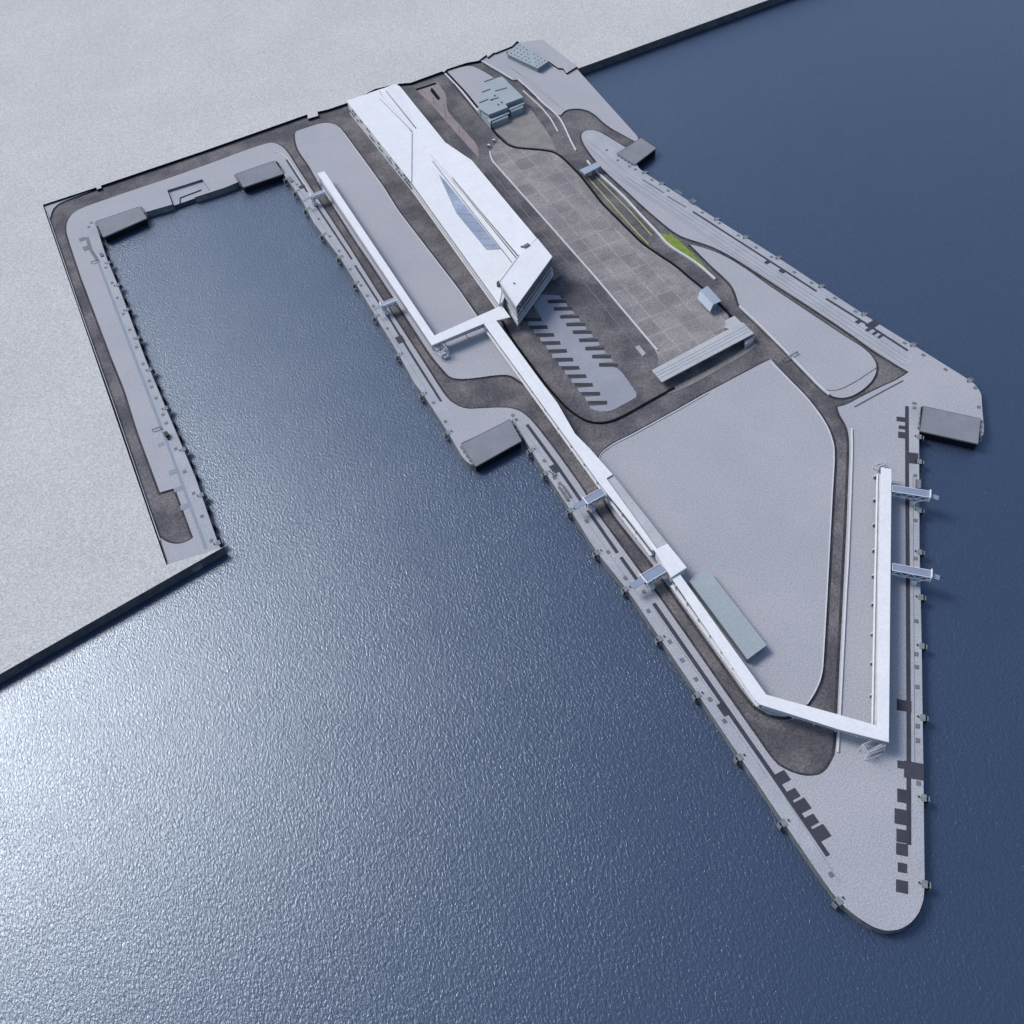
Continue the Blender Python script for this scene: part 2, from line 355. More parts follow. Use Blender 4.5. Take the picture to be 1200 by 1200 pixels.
sheet('quay_apron', 'quay', [(1065, 476), (1079, 476.5), (1076.7, 505), (1077.2, 640), (1079.7, 753), (1080.7, 827), (1081.7, 898), (1082.7, 990), (1083, 1040), (1069, 990), (1067.5, 898), (1066.6, 753), (1066, 640)], ZD+.02)
sheet('quay_apron', 'quay', [(684, 160), (690, 156), (697, 156), (736, 180), (744, 194.4), (766.5, 210.4), (785, 221.4), (840, 257.4), (912, 302.4), (963, 336.4), (1031, 381), (1064, 400.5), (1070, 424), (1062, 428), (1000, 388), (900, 323), (820, 270), (770, 233), (735, 205), (700, 180)], ZD+.02)

# brown plaza, big lot, northern yard
struct(MB().prism([(*p, ZR+.25) for p in sm([(488, 104), (512, 96), (524, 112), (523, 127), (528, 135), (561, 171.7), (561, 185), (557, 181), (500, 116.7), (493, 111)], ZR)], ZR).build('plaza', 'paving'))
LOT = [(574, 178), (576, 188), (600, 215), (648, 269), (700, 328), (770, 411), (773, 437), (850, 392), (857, 372), (843.7, 357.7), (822, 337), (809, 327), (791.7, 312), (770, 298), (752.7, 286), (731, 264.5), (705, 238.5), (679, 205), (660, 186), (650, 179), (640, 177), (608, 175), (598, 172), (586, 162), (583, 165)]
struct(MB().prism([(*p, ZR+.3) for p in sm(LOT, ZR)], ZR).build('customs_lot', 'lot'))
struct(MB().prism([(*p, ZR+.2) for p in sm([(574, 149), (590, 141), (614, 121), (622, 128), (636, 147), (645, 160), (652, 176), (640, 174.5), (608, 172.5), (600, 170), (588, 160)], ZR)], ZR).build('north_yard', 'lot_edge'))
# dusty light margin along the lot's north-east wall
a = MB(); a.open = True
a.sheet(P([(662, 191), (678, 206), (704, 240), (730, 266), (752, 288), (769, 300), (790, 314), (808, 329), (815, 336), (795, 322), (768, 305), (745, 290), (722, 268), (700, 246)], ZR+.305)); struct(a.build('dust_margin', 'lot_edge'))

# walls and kerbs -------------------------------------------------
def line_wall(name, m, pts, w, zt, zb, label, cat='wall', z=None, group=None):
    pl = smooth_line(P(pts, ZR if z is None else z))
    return tag(MB().wall(pl, w, zt, zb).build(name, m), label, cat, group)
def smooth_line(L):
    L = [Vector((p.x, p.y)) for p in L]
    for c in (4, 1.5):
        out = [L[0]]
        for i in range(1, len(L)-1):
            u, v = L[i]-L[i-1], L[i+1]-L[i]
            if 1.5 < math.degrees(u.angle(v)) < 60: out += [L[i]-u.normalized()*min(c, u.length*.3), L[i]+v.normalized()*min(c, v.length*.3)]
            else: out.append(L[i])
        L = out+[L[-1]]
    return L
line_wall('retaining_wall', 'black', [(576, 150), (580, 156), (586, 162), (592, 168), (598, 172), (608, 174.5), (625, 175.5), (640, 177), (650, 179), (660, 186), (670, 196), (679, 205), (705, 238.5), (731, 264.5), (752.7, 286), (770, 298), (791.7, 312), (809, 327), (824, 339)], 1.7, ZR+.9, ZR-.1, 'long curving black wall between the customs lot and the ramp road', 'wall')
line_wall('retaining_wall', 'black', [(840, 354), (857, 371.5)], 1.7, ZR+.9, ZR-.1, 'short straight black wall between the folded kiosk roof and the long shed', 'wall')
line_wall('retaining_wall', 'black', [(588, 376), (600, 398), (640, 452), (664, 479), (681.5, 491.5), (692, 495.5), (703, 496.5), (714, 495), (725, 491), (740, 483), (766, 468), (790, 455)], 1.2, ZR+1.0, ZR-.1, 'long black wall curving round the south end of the car park', 'wall')
line_wall('white_wall', 'kerb', [(564, 72), (584, 83), (601, 94)], .9, ZR+1.2, ZR-.1, 'short white wall running from the pit edge behind the stepped grey building', 'wall')
line_wall('white_wall', 'kerb', [(607, 93.5), (622, 107), (636, 121.5), (648, 131), (656, 139), (662, 150), (668, 164), (675, 177)], 1.0, ZR+1.2, ZR-.1, 'long white wall curving between the north road and the hairpin', 'wall')
line_wall('white_wall', 'kerb', [(613, 107), (634, 126), (645, 139), (654, 155)], .8, ZR+1.0, ZR-.1, 'thin white dividing wall in the middle of the north road', 'wall')
line_wall('white_wall', 'kerb', [(700, 203), (716, 217), (733, 233), (752, 254), (770, 273), (783, 288), (797, 297), (807, 303), (820, 312), (838, 328)], 1.3, ZR+1.4, ZR-.1, 'long white wall beside the yellow lane lines and the grass wedge', 'wall')
line_wall('white_wall', 'kerb', [(688, 189), (692, 194)], 1.2, ZR+1.2, ZR-.1, 'short white wall stub north of the small gate canopy', 'wall')
line_wall('white_wall', 'kerb', [(866.4, 359), (890, 381), (918, 409), (946, 438), (963, 455.5), (972, 462.5)], .9, ZD+.8, ZR-.1, 'white parapet along the straight southwest side of the eastern wedge yard', 'wall', z=ZD)
line_wall('white_wall', 'whitew', [(574, 178), (576, 188), (600, 215), (648, 269), (700, 328), (770, 411)], 1.1, ZR+1.0, ZR-.1, 'long white wall along the southwest side of the customs lot', 'wall')
line_wall('kerb_line', 'hatch', [(561, 184), (590, 219), (640, 278.6), (700, 350), (746, 407)], .55, ZR+.3, ZR-.1, 'thin pale kerb between the building road and the car park', 'kerb')
struct(MB().prism(P([(744, 406), (749, 404.5), (757, 414), (753, 417.5)], ZR+.3), ZR).build('traffic_island', 'deck'))
line_wall('white_wall', 'kerb', [(998, 503), (998.5, 530), (996, 600), (993.5, 660), (991, 700), (986.5, 790), (984, 839)], .9, ZD+.9, ZD-.1, 'long white wall beside the eastern road north of the covered walkway', 'wall', z=ZD)
line_wall('white_wall', 'kerb', [(983, 856), (981.5, 882)], .9, ZD+.9, ZD-.1, 'short white wall beside the turning loop south of the covered walkway', 'wall', z=ZD)
line_wall('white_wall', 'hatch', [(1001, 477), (1030, 461), (1058, 446)], .5, ZD+.5, ZD-.1, 'thin grey low wall beside the triangular end of the eastern road', 'wall', z=ZD)
line_wall('low_kerb', 'hatch', [(967, 457), (980, 458.5), (1000, 449), (1027, 431)], .35, ZD+.3, ZD-.1, 'thin grey curved kerb line across the south end of the wedge yard', 'kerb', z=ZD)
line_wall('white_wall', 'kerb', [(903, 424), (918.7, 439.5), (946.7, 467.5), (967, 495), (976, 516), (978, 533), (975, 583), (969, 697), (964.7, 771), (963.5, 789), (957.6, 806.5), (946, 825)], .55, ZD+.25, ZD-.1, 'pale edging round the east side of the big triangular yard', 'kerb', z=ZD)
line_wall('low_kerb', 'kerb', [(702, 537), (704, 532), (710.5, 526.5), (719, 520.5), (740, 510.5), (793, 481.5), (830, 460.5)], .5, ZD+.5, ZD-.1, 'pale edging along the north side of the big triangular yard', 'kerb', z=ZD)
line_wall('low_kerb', 'kerb', [(403, 156), (449, 219), (467, 248), (537, 339), (559, 371)], .5, ZD+.3, ZD-.1, 'pale edging between the long west yard and the building road', 'kerb', z=ZD)
line_wall('low_kerb', 'kerb', [(320, 178), (328, 178.5), (336, 184), (346, 199), (366, 229)], .5, ZD+.4, ZD-.1, 'short curved pale kerb at the northeast basin corner', 'kerb', z=ZD)
line_wall('white_wall', 'kerb', [(519, 84.5), (540, 106), (560, 131)], .9, ZR+1.3, ZR-.1, 'white wall along the road west of the stepped grey building', 'wall')
line_wall('black_wall', 'black', [(522, 84), (545, 108.5), (560, 127)], 1.8, ZD+.3, ZR-.1, 'black strip wall just inside the white wall west of the grey building', 'wall')
line_wall('black_wall', 'black', [(488, 105.5), (511, 98)], 2.6, ZR+.7, ZR, 'thick black wall across the north end of the brown plaza', 'wall')
tag(MB().prism(P([(505, 103), (507, 103.5), (515, 114), (514, 116.5), (511.5, 115), (504.5, 106)], ZR+.9), ZR).build('stair_opening', 'black'), 'narrow black rectangular planter in the brown plaza', 'planter')  # solid block painted black for the dark of the sunken stair
line_wall('black_wall', 'black', [(52.5, 247), (90, 357), (130, 470), (170, 588), (193, 657)], 1.5, ZL-.6, ZR-.1, 'long dark wall at the foot of the land along the west quay', 'wall', z=ZL)
line_wall('low_kerb', 'kerb', [(55.5, 250), (93, 360), (133, 473), (172, 588), (188, 634)], .35, ZR+1.6, ZR-.1, 'thin pale rail kerb beside the outer side of the west road', 'kerb', z=ZR+1)

# lane lines under the gate canopy
for i, (a_, b_, m_) in enumerate([(((689, 208), (705, 226), (729, 253), (747, 273), (760, 286)), 0, 'yellow'), (((694, 207), (708, 222), (735, 250), (757, 274)), 0, 'line'), (((698, 207), (712, 221), (738, 247), (764, 276)), 0, 'yellow'), (((702, 210), (716, 224), (742, 250), (766, 272)), 0, 'line'), (((760, 286), (772, 295)), 0, 'line'), (((757, 274), (776, 290)), 0, 'line'), (((764, 276), (782, 291)), 0, 'line')]):
    o = MB().wall(P(a_, ZR), .8 if m_ == 'yellow' else .4, ZR+.02+.002*i, ZR-.02).build('lane_line', m_); struct(o)
# grass wedge
o = sheet('grass', 'grass', [(771, 272.3), (785, 275.5), (793, 279.5), (799, 285), (807, 292.5), (820, 306), (834, 322), (833, 322), (820, 310.3), (807, 301), (797, 295.5), (784, 286.5)], ZR+.12)
o['kind'] = 'stuff'; tag(o, 'bright green grass wedge between the white wall and the forking road', 'grass')

# ------------------------------------------------------------------ car park island with comb teeth
RT = [(820, 40), (853, 80), (887, 120), (922, 162), (956, 205), (992, 247), (1027, 290), (1062, 335), (1100, 380)]
LT = [(640, 180), (672, 222), (706, 266), (740, 310), (770, 355), (806, 400), (840, 445), (876, 490), (912, 540), (950, 588)]
RD = [(745, 62), (778, 102), (812, 145), (845, 187), (880, 228), (915, 272), (948, 317), (985, 360), (1022, 405)]
LD = [(715, 158), (748, 200), (783, 242), (817, 285), (852, 328), (886, 375), (920, 420), (957, 465), (993, 512), (1032, 560), (1070, 608)]
zz = lambda x, y: (480+x/4.615, 340+y/4.615)
pl = [zz(630, 20), zz(700, 22)]
for (tx, ty), (dx, dy) in zip(RT, RD): pl += [zz(tx-8, ty-10), zz(tx+2, ty+8), zz(dx+0, dy-10), zz(dx+2, dy+10)]
pl += [zz(1100, 415), zz(1125, 424), zz(1150, 446), zz(1192, 505), zz(1226, 555), zz(1226, 578), zz(1195, 597), zz(1100, 648), zz(1070, 655), zz(1035, 656), zz(1000, 648), zz(978, 638), zz(972, 628), zz(1070, 620), zz(1068, 598)]
for (tx, ty), (dx, dy) in zip(LT[::-1], LD[:-1][::-1]): pl += [zz(tx+4, ty+11), zz(tx-2, ty-10), zz(dx+2, dy+10), zz(dx-4, dy-10)]
struct(MB().prism(P(pl, ZR+.16), ZR).build('parking_island', 'isl'))
bays = MB(); bays.open = True
for dx, dy in RD: bays.sheet(P([zz(dx+4, dy-9), zz(dx+104, dy-9), zz(dx+106, dy+10), zz(dx+6, dy+10)], ZR+.01))
for dx, dy in LD: bays.sheet(P([zz(dx-102, dy-9), zz(dx-4, dy-9), zz(dx-1, dy+10), zz(dx-99, dy+10)], ZR+.01))
struct(bays.build('parking_bays', 'bay'))
tag(MB().prism(P([(645, 326), (657, 318.5), (659.5, 320.5), (648, 329)], ZR+2.6), ZR+2.3).build('canopy_panel', 'hatch'), 'small grey slanting canopy panel beside the prow of the white building', 'canopy')

# ------------------------------------------------------------------ crane rails and slots on the quays
for (a_, b_) in [((735, 203), (1064, 420)), ((735, 208), (1062, 424)), ((735, 213), (1060, 428)), ((712, 200), (1056, 431.5)), ((690, 165), (735, 203)), ((687, 170), (735, 213))]:
    struct(MB().wall([at(*a_, ZD), at(*b_, ZD)], .22, ZD+.05, ZD).build('crane_rail', 'line'))
struct(MB().wall([at(1070, 560, ZD), at(1072, 900, ZD)], .22, ZD+.05, ZD).build('crane_rail', 'line'))
for a_, b_ in [((600, 512), (757, 730)), ((765, 712), (900, 912)), ((340, 205), (500, 458)), ((920, 935), (985, 1035))]:
    pa, pb = at(a_[0], a_[1], ZD), at(b_[0], b_[1], ZD)
    if a_[0] == 600: pa = at(620, 512, ZD); pb = at(748, 698, ZD)
    struct(MB().wall([pa, pb], .15, ZD+.05, ZD).build('crane_rail', 'line'))
for a_, b_ in [((593, 76), (625, 97)), ((600, 80), (655, 125)), ((625, 97), (662, 130))]:
    struct(MB().wall([at(*a_, ZD), at(*b_, ZD)], .18, ZD+.05, ZD).build('crane_rail', 'line'))

def slot(pts, w, label, m='slot', blocks=()):
    t = thing('cable_trench', label, 'trench', at(*pts[0], ZD))
    loc = t.location.copy()
    MB().wall(P(pts, ZD), w, ZD+.06, ZD-.05).build('trench_cover', m, t, loc)
    for k, (bx_, by_, sx, sy) in enumerate(blocks):
        d = at(*pts[-1], ZD)-at(*pts[0], ZD); rz = math.atan2(d.y, d.x)
        c = at(bx_, by_, ZD)
        MB().box((c.x, c.y, ZD+.05+.01*k), (sy*1.3, sx*1.3, .12), rz).build('pit_cover', m, t, loc)
    return t
slot([(1062.8, 476), (1063, 560), (1064, 700), (1065, 860), (1065, 990)], 2.3, 'very long dark trench cover with square pits along the east quay', blocks=[(1056, 491.5, 4.4, 3.2), (1057.5, 501, 3.6, 2.4), (1058, 510, 4.4, 4.2), (1070, 537, 4.8, 7), (1059.5, 827, 5.6, 5), (1058, 896.5, 4, 3.2), (1070.5, 903, 7, 7), (1058.5, 933, 4.4, 5.4), (1057, 957.5, 5.4, 6), (1058, 980, 4.6, 5)])
for i, (x, y, s) in enumerate([(1057, 995.5, 5.4), (1057.5, 1017, 4.2), (1057, 1039, 5.4)]):
    c = at(x, y, ZD); d = at(1065, 990, ZD)-at(1063, 560, ZD)
    tag(MB().box((c.x, c.y, ZD+.06), (s*1.1, s, .14), math.atan2(d.y, d.x)).build('pit_cover', 'slot'), ['large dark square pit cover just past the end of the east trench', 'smallest dark square pit cover near the rounded pier tip', 'large dark square pit cover nearest the rounded pier tip'][i], 'pit cover')
slot([(766, 707), (851, 830), (912, 917.5), (970.5, 1003)], 2.3, 'long dark trench cover with square pits running to the pier tip', blocks=[(848.5, 831, 3.6, 6), (917, 911, 4.6, 4.6), (930, 930.5, 3.8, 3.8), (940.5, 944, 4.8, 4.8), (951.5, 961, 3.8, 3.8), (962.5, 976, 5.2, 5.2)])
slot([(617.5, 497.5), (650, 542), (681, 587)], 2.2, 'dark trench cover on the quay just south of the middle pontoon', blocks=[(651, 549, 4.6, 5.6)])
slot([(689, 598), (723.5, 648)], 2.2, 'dark trench cover between the two southern gangways, northern piece')
slot([(727.5, 653), (749, 683)], 2.2, 'short dark trench cover just north of the southernmost west-side gangway')
slot([(335.5, 187), (360, 225)], 1.6, 'dark trench cover north of the first basin gangway', blocks=[(354, 219, 4, 4)])
slot([(366, 234), (390, 270), (412.5, 304)], 1.6, 'dark trench cover south of the first basin gangway')
slot([(416, 311), (445, 356)], 1.6, 'dark trench cover north of the second basin gangway')
slot([(452, 366), (485, 420), (517, 470.5)], 1.7, 'dark trench cover south of the second basin gangway', blocks=[(469, 398, 4.2, 6)])
slot([(116, 309), (158, 419.5), (200, 530), (241.5, 643)], 2.1, 'long pale blue grey trench cover along the narrow west quay', 'slotb', blocks=[(188.6, 521, 3.2, 2.6), (203, 553, 4.4, 3.2), (209, 573, 4.4, 3), (216, 594, 4, 3.4)])
slot([(102, 278), (106, 292), (115, 306)], 2.8, 'short wide blue grey trench cover at the northwest basin corner', 'hatch', blocks=[(96.5, 280.5, 4, 4), (101, 291, 3.6, 5)])
slot([(753, 210.5), (778, 226)], 1.6, 'first short grey trench cover south of the northeast pontoon', 'hatch')
slot([(782, 230), (804, 243)], 1.7, 'second short grey trench cover beside the dark box on the northeast quay', 'hatch')
slot([(812, 248), (885, 295), (957, 341.5)], 1.8, 'long dark trench cover along the middle of the northeast quay', blocks=[(899, 307.5, 3, 2.6), (917, 317.5, 3.4, 3.6)])
slot([(968, 350), (1016, 380), (1064, 411)], 1.9, 'dark trench cover with toothed pits at the south end of the northeast quay', blocks=[(1006, 377, 3.4, 2.4), (1022.5, 380.5, 7, 4.6), (1018, 386, 4, 2), (1026, 390, 4.4, 1.6), (1032, 394, 4, 1.6)])

# ------------------------------------------------------------------ hatches
def edge_dir(p):
    best = None; n = len(outl)
    for i in range(n):
        a, b = Vector(outl[i]), Vector(outl[(i+1) % n]); ab = b-a
        t = max(0, min(1, (Vector((p.x, p.y))-a).dot(ab)/ab.length_squared)); q = a+ab*t
        d = (q-Vector((p.x, p.y))).length
        if best is None or d < best[0]: best = (d, q, ab.normalized())
    return best
HG = {
 'east quay': ('counting from the corner pontoon', [(1071.5, 472.7), (1071.5, 478), (1072.5, 557.5), (1073, 610), (1073, 654.5), (1074, 728), (1074, 766.7), (1074.5, 781.7), (1075, 805), (1075.4, 851), (1075.6, 868), (1076.4, 918)]),
 'northeast quay': ('counting from the northeast pontoon', [(711, 176), (724, 188), (737.6, 195), (744.6, 198.5), (764, 211), (783, 223.6), (823, 249), (843, 261.6), (865, 276), (886, 290), (904, 301), (931, 319), (951, 331.5), (978.6, 349.5), (1002.7, 365), (1060, 402), (1082, 416), (1108, 433), (1142.7, 454.7), (1147, 477)]),
 'narrow west quay': ('counting from the basin corner', [(107, 261), (104, 266), (124, 313.6), (131.4, 331.6), (137.4, 349), (144.6, 368), (152, 386.6), (160, 407), (167.6, 426.5), (175, 446.4), (177.8, 453.6), (183, 466.6), (191, 486), (194.7, 496), (206, 526), (216.3, 552.6), (227, 578), (236.7, 605), (247.7, 633.4)]),
 'basin east quay': ('counting from the basin head', [(348, 216), (373.5, 256.5), (386.5, 277), (397.4, 294), (410.4, 315.7), (423, 334.5), (430.5, 346.5), (437.5, 359), (454, 385), (508, 472), (522, 494)]),
 'southwest quay': ('counting from the middle pontoon', [(601, 486.7), (605, 491.7), (638, 540), (650, 560), (656, 566.7), (687.8, 611), (712.7, 647), (733, 677.6), (754.5, 693.5), (760, 716), (785, 752), (799.5, 773.7), (815.6, 796), (832, 819.7), (849, 845), (974, 1025)]),
}
proto = None
for q, (how, pts) in HG.items():
    for i, (x, y) in enumerate(pts):
        p = at(x, y, ZD+.02); d = edge_dir(p)[2]; rz = math.atan2(d.y, d.x)
        lab = 'small grey square hatch on the %s, %s %s' % (q, ORD[i], how)
        grp = 'square hatches set into the quay decks'
        if proto is None:
            proto = thing('deck_hatch', lab, 'hatch', p, rz, grp)
            MB().box((0, 0, .03), (2.6, 2.2, .12)).build('hatch_frame', 'hatchd', proto)
            MB().box((0, 0, .08), (2.2, 1.8, .1)).build('hatch_lid', 'hatch', proto)
        else: dup(proto, p, rz, lab, grp)

# ------------------------------------------------------------------ fenders with bollard
FG = {
 'east quay': ('counting from the corner pontoon', [(1077, 512), (1077, 541), (1077.5, 598), (1078, 647), (1079, 700), (1080, 757), (1081, 841), (1082, 935), (1083, 1036)]),
 'northeast quay': ('counting from the northeast pontoon', [(756, 202), (776, 215), (840, 257), (874, 278), (912, 302), (963, 335), (1013, 368), (1070, 404), (1136, 446)]),
 'narrow west quay': ('counting from the basin corner', [(127, 308), (138, 334), (149, 363), (161, 396), (176, 433), (194, 478.5), (214, 527), (236, 580), (256, 636)]),
 'basin east quay': ('counting from the basin head', [(337, 209), (348, 224), (360, 245), (379, 275), (396.4, 302), (416, 332), (440, 371), (467, 416), (496, 462), (525, 507)]),
 'southwest quay': ('counting from the middle pontoon', [(621.7, 528), (639, 554.8), (669, 598), (700.8, 647), (734, 690), (774, 748), (818.7, 814), (867.7, 887), (919, 964), (983, 1056)]),
}
proto = None
for q, (how, pts) in FG.items():
    for i, (x, y) in enumerate(pts):
        p = at(x, y, ZD); dd, qq, e = edge_dir(p)
        out = Vector((e.y, -e.x))
        if inside(qq+out*1.5, outl): out = -out
        rz = math.atan2(out.y, out.x); loc = (qq.x, qq.y, ZD)
        lab = 'grey mooring fender on the %s edge, %s %s' % (q, ORD[i], how)
        grp = 'fenders along the quay edges'
        if proto is None:
            proto = thing('quay_fender', lab, 'fender', loc, rz, grp)
            MB().box((0.1, 0, .05), (2.6, 3.6, .5)).build('bracket', 'fend', proto)
            c = MB()
            for s_ in (-1, 1):
                for zz_ in (-1.4, -3.2): c.cyl((.9, s_*.9, zz_), (2.4, s_*.9, zz_), .55, .4)
            c.build('rubber_cone', 'rubber', proto)
            MB().box((2.7, 0, -1.9), (.5, 2.8, 3.8)).build('fender_panel', 'fend', proto)
            a = MB(); a.bar((1.2, -1.2, .3), (2.6, -1.2, -.1), .16); a.bar((1.2, 1.2, .3), (2.6, 1.2, -.1), .16); a.build('chain', 'metal', proto)
            b_ = MB(); b_.cyl((-2.4, 0, 0), (-2.4, 0, .7), .32, .26); b_.cyl((-2.4, 0, .7), (-2.4, 0, .95), .5, .45); b_.build('bollard', 'rubber', proto)
        else: dup(proto, loc, rz, lab, grp)

# added dark clusters imitating the quay wall's reflection along the narrow west quay
proto = None
WP = [(113, 272), (118, 285), (124, 299), (132.5, 320), (143.5, 349), (149, 363), (155, 380), (163, 402), (168.5, 415), (183, 450), (189, 465), (201, 495), (207.5, 510), (220, 540), (227, 556), (241, 594), (248, 614), (253, 628)]
for i, (x, y) in enumerate(WP):
    _, qq, e = edge_dir(at(x, y, ZD)); out = Vector((e.y, -e.x))
    if inside(qq+out*1.5, outl): out = -out
    loc = (qq.x+out.x*.9, qq.y+out.y*.9, 0); rz = math.atan2(out.y, out.x)
    lab = 'dark pile cluster at the waterline of the narrow west quay, %s from the basin corner' % ORD[i]
    if proto is None:
        proto = thing('mooring_pile', lab, 'piles', loc, rz, 'pile clusters along the west quay')  # added dark shapes standing in for the wall's reflection, no real piles
        for a_, b_, h_ in ((0, -1.3, 4.2), (.5, 0, 4.6), (0, 1.2, 3.6)): MB().cyl((a_, b_, -2), (a_*.6, b_*.8, h_), .55, .45, 8).build('pile', 'rubber', proto)
        MB().box((.1, 0, 2.6), (1.6, 3.4, .5)).build('brace', 'rubber', proto)
    else: dup(proto, loc, rz, lab)

# ------------------------------------------------------------------ pontoons (loading platforms)
def pontoon(quad, label, zt=ZD+.9):
    c = sum(P(quad, zt), Vector())/4
    t = thing('pontoon', label, 'pontoon', (c.x, c.y, 0))
    top = P(quad, zt)
    MB().prism(top, zt-1.0).build('deck_plate', 'pontoon', t, (c.x, c.y, 0))
    rim = MB(); rim.wall([*top, top[0]], .35, zt+.12, zt-.2); rim.build('rim', 'hatch', t, (c.x, c.y, 0))
    inn = [c+(p-c)*.965 for p in top]
    for p in inn:
        p.z = 0
    MB().prism([(p.x, p.y, zt-1.0) for p in inn], -3).build('hull', 'black', t, (c.x, c.y, 0))
    # short frames (guide posts) at the two short ends
    L = [(top[i]-top[(i+1) % 4]).length for i in range(4)]
    for i in range(4):
        if L[i] < L[(i+1) % 4]:
            a, b = top[i], top[(i+1) % 4]; o = ((a+b)/2-c); o.z = 0; o.normalize(); o = o*1.3
            g = MB()
            for k in range(5):
                p = a.lerp(b, .1+.2*k); g.bar((p.x+o.x, p.y+o.y, zt-3), (p.x+o.x, p.y+o.y, zt+1.0), .4); g.bar((p.x, p.y, zt), (p.x+o.x, p.y+o.y, zt), .35)
            pa, pb = a.lerp(b, .1)+o, a.lerp(b, .9)+o
            g.bar(pa+Vector((0, 0, .8)), pb+Vector((0, 0, .8)), .3)
            g.build('guide_frame', 'metal', t, (c.x, c.y, 0))
    return t
pontoon([(112, 259.5), (163.5, 242), (172, 255.5), (121, 278)], 'grey pontoon platform in the northwest corner of the basin')
pontoon([(275.5, 204), (321.7, 188.3), (332, 203.5), (285, 219.5)], 'grey pontoon platform in the northeast corner of the basin')
pontoon([(540, 520.5), (597.5, 491.5), (611, 516.5), (557.5, 546.5)], 'grey pontoon platform set into the middle of the southwest quay')
pontoon([(1082, 476), (1149, 490.6), (1146, 520), (1078, 505)], 'grey pontoon platform at the east corner of the pier')
pontoon([(723, 180), (751, 161.5), (769, 173.5), (743.5, 193)], 'grey pontoon platform on the northeast quay below the hairpin road')

# ------------------------------------------------------------------ white terminal building
B0 = thing('terminal_building', 'long white terminal building with folded roof and pointed glazed prow', 'building', at(500, 230, ZR))
BO = tuple(B0.location)
def bp(mb, name, m, par=B0): return mb.build(name, m, par, BO)
Zr = 17.6; Zp = 25.6
foot = [(406, 118), (464, 98), (469, 101.5), (522, 166.7), (553, 188), (600, 244), (640, 292), (609, 303), (590, 331), (604, 378), (586, 358), (482, 213)]
W_ = P(foot, Zr)
cW = sum(W_, Vector())/len(W_)
# floors: walls just inside roof edge
wall_top = [(407, 119.2), (464, 99.5), (468.3, 103), (521, 168), (552.5, 189.3), (599.5, 245.3), (638, 292), (609, 304), (588.5, 354.5), (585, 355), (482.3, 212.4)]
bp(MB().prism(P(wall_top, Zr-.5), ZR), 'wall', 'whitew')
r1 = bp(MB().prism(P([(406, 118), (444, 105), (447, 112), (482.5, 155), (482, 213)], Zr+.9), Zr-.45), 'roof_west', 'white')
bp(MB().prism(P([(444, 105), (450.5, 103), (488, 150), (500, 176.5), (516, 197), (608, 304), (590, 332), (584.8, 357), (482, 213.5), (482.8, 155), (447, 112)], Zr), Zr-.45), 'roof_middle', 'white')
# north-east raised strip with a fading step
q = [at(450.5, 103, Zr+1.8), at(464, 98, Zr+1.8), at(469, 101.5, Zr+1.6), at(521.7, 166.7, Zr+.5), at(500, 176, Zr+.2), at(488, 150, Zr+.3)]
bp(MB().prism(q, Zr-.45), 'roof_north', 'white')
# east folded plane rising to the prow
q = [at(499.5, 176, Zr+.25), at(521.7, 166.7, Zr+.55), at(553, 188, Zr+1.8), at(600, 244.5, Zr+5.2), at(629, 279, Zp-.03), at(608.5, 299.5, Zp-.03), at(560, 243, Zr+4.2), at(530, 207, Zr+2.0)]
bp(MB().prism(q, Zr-.45), 'roof_east', 'white')
# louvre bands on the step wall between the two roofs
def band(ch, f0, f1, m_, nm, par=B0):
    g = MB()
    for (a_, za), (b_, zb) in zip(ch[:-1], ch[1:]):
        A_, B_ = Vector(a_), Vector(b_); dd = B_-A_; nn = Vector((dd.y, -dd.x, 0)).normalized()
        if nn.dot(A_-cW) > 0 and nn.x > 0: nn = -nn
        lo = lambda p, zt_, f: Vector((p.x, p.y, Zr+(zt_-Zr)*f))
        v = [lo(A_, za, f0), lo(B_, zb, f0), lo(B_, zb, f1), lo(A_, za, f1)]
        g.add([p+nn*.12 for p in v]+[p-nn*.1 for p in v], [(0, 1, 2, 3), (7, 6, 5, 4), (0, 4, 5, 1), (1, 5, 6, 2), (2, 6, 7, 3), (3, 7, 4, 0)])
    return bp(g, nm, m_, par)
ch = [(q[0].copy(), q[0].z+.2), (q[7].copy(), q[7].z), (q[6].copy(), q[6].z), (q[5].copy(), q[5].z)]
band(ch[1:], .62, .9, 'glass', 'louvre'); band(ch[1:], .06, .34, 'glass', 'louvre')
for a_, b_ in (((445, 116), (482.5, 154)), ((452, 106), (487, 150))):
    bp(MB().wall([at(*a_, Zr+.5), at(*b_, Zr+.5)], .5, Zr+.95, Zr-.2), 'roof_groove', 'fend')  # thin dark strips draw the shadow lines along the roof folds
pz = Zr+.06
bp(MB().wall(P([(507, 189), (520, 206), (600, 308)], Zr), .5, Zr+.25, Zr-.1), 'roof_groove', 'metal')
# glass well in the roof
well = [(514.8, 205.7), (521, 211.5), (586, 292), (570, 292.5), (535, 250)]
a = MB(); a.open = True; a.sheet(P(well, Zr+.03)); sk = bp(a, 'skylight', 'pool')
for t_ in (.25, .38, .5, .62, .74, .85, .94):
    l_ = Vector((521, 211.5)).lerp(Vector((586, 292)), t_)
    pL = [Vector((514.8, 205.7)), Vector((535, 250)), Vector((570, 292.5))]
    m_ = pL[0].lerp(pL[1], t_/.5) if t_ < .5 else pL[1].lerp(pL[2], (t_-.5)/.5)
    MB().bar(at(l_.x, l_.y, Zr+.1), at(m_.x, m_.y, Zr+.1), .25, .15).build('glazing_bar', 'gang', sk, BO)
bp(MB().wall([*P(well, Zr), at(*well[0], Zr)], .3, Zr+.35, Zr-.1), 'skylight_kerb', 'bluegrey')
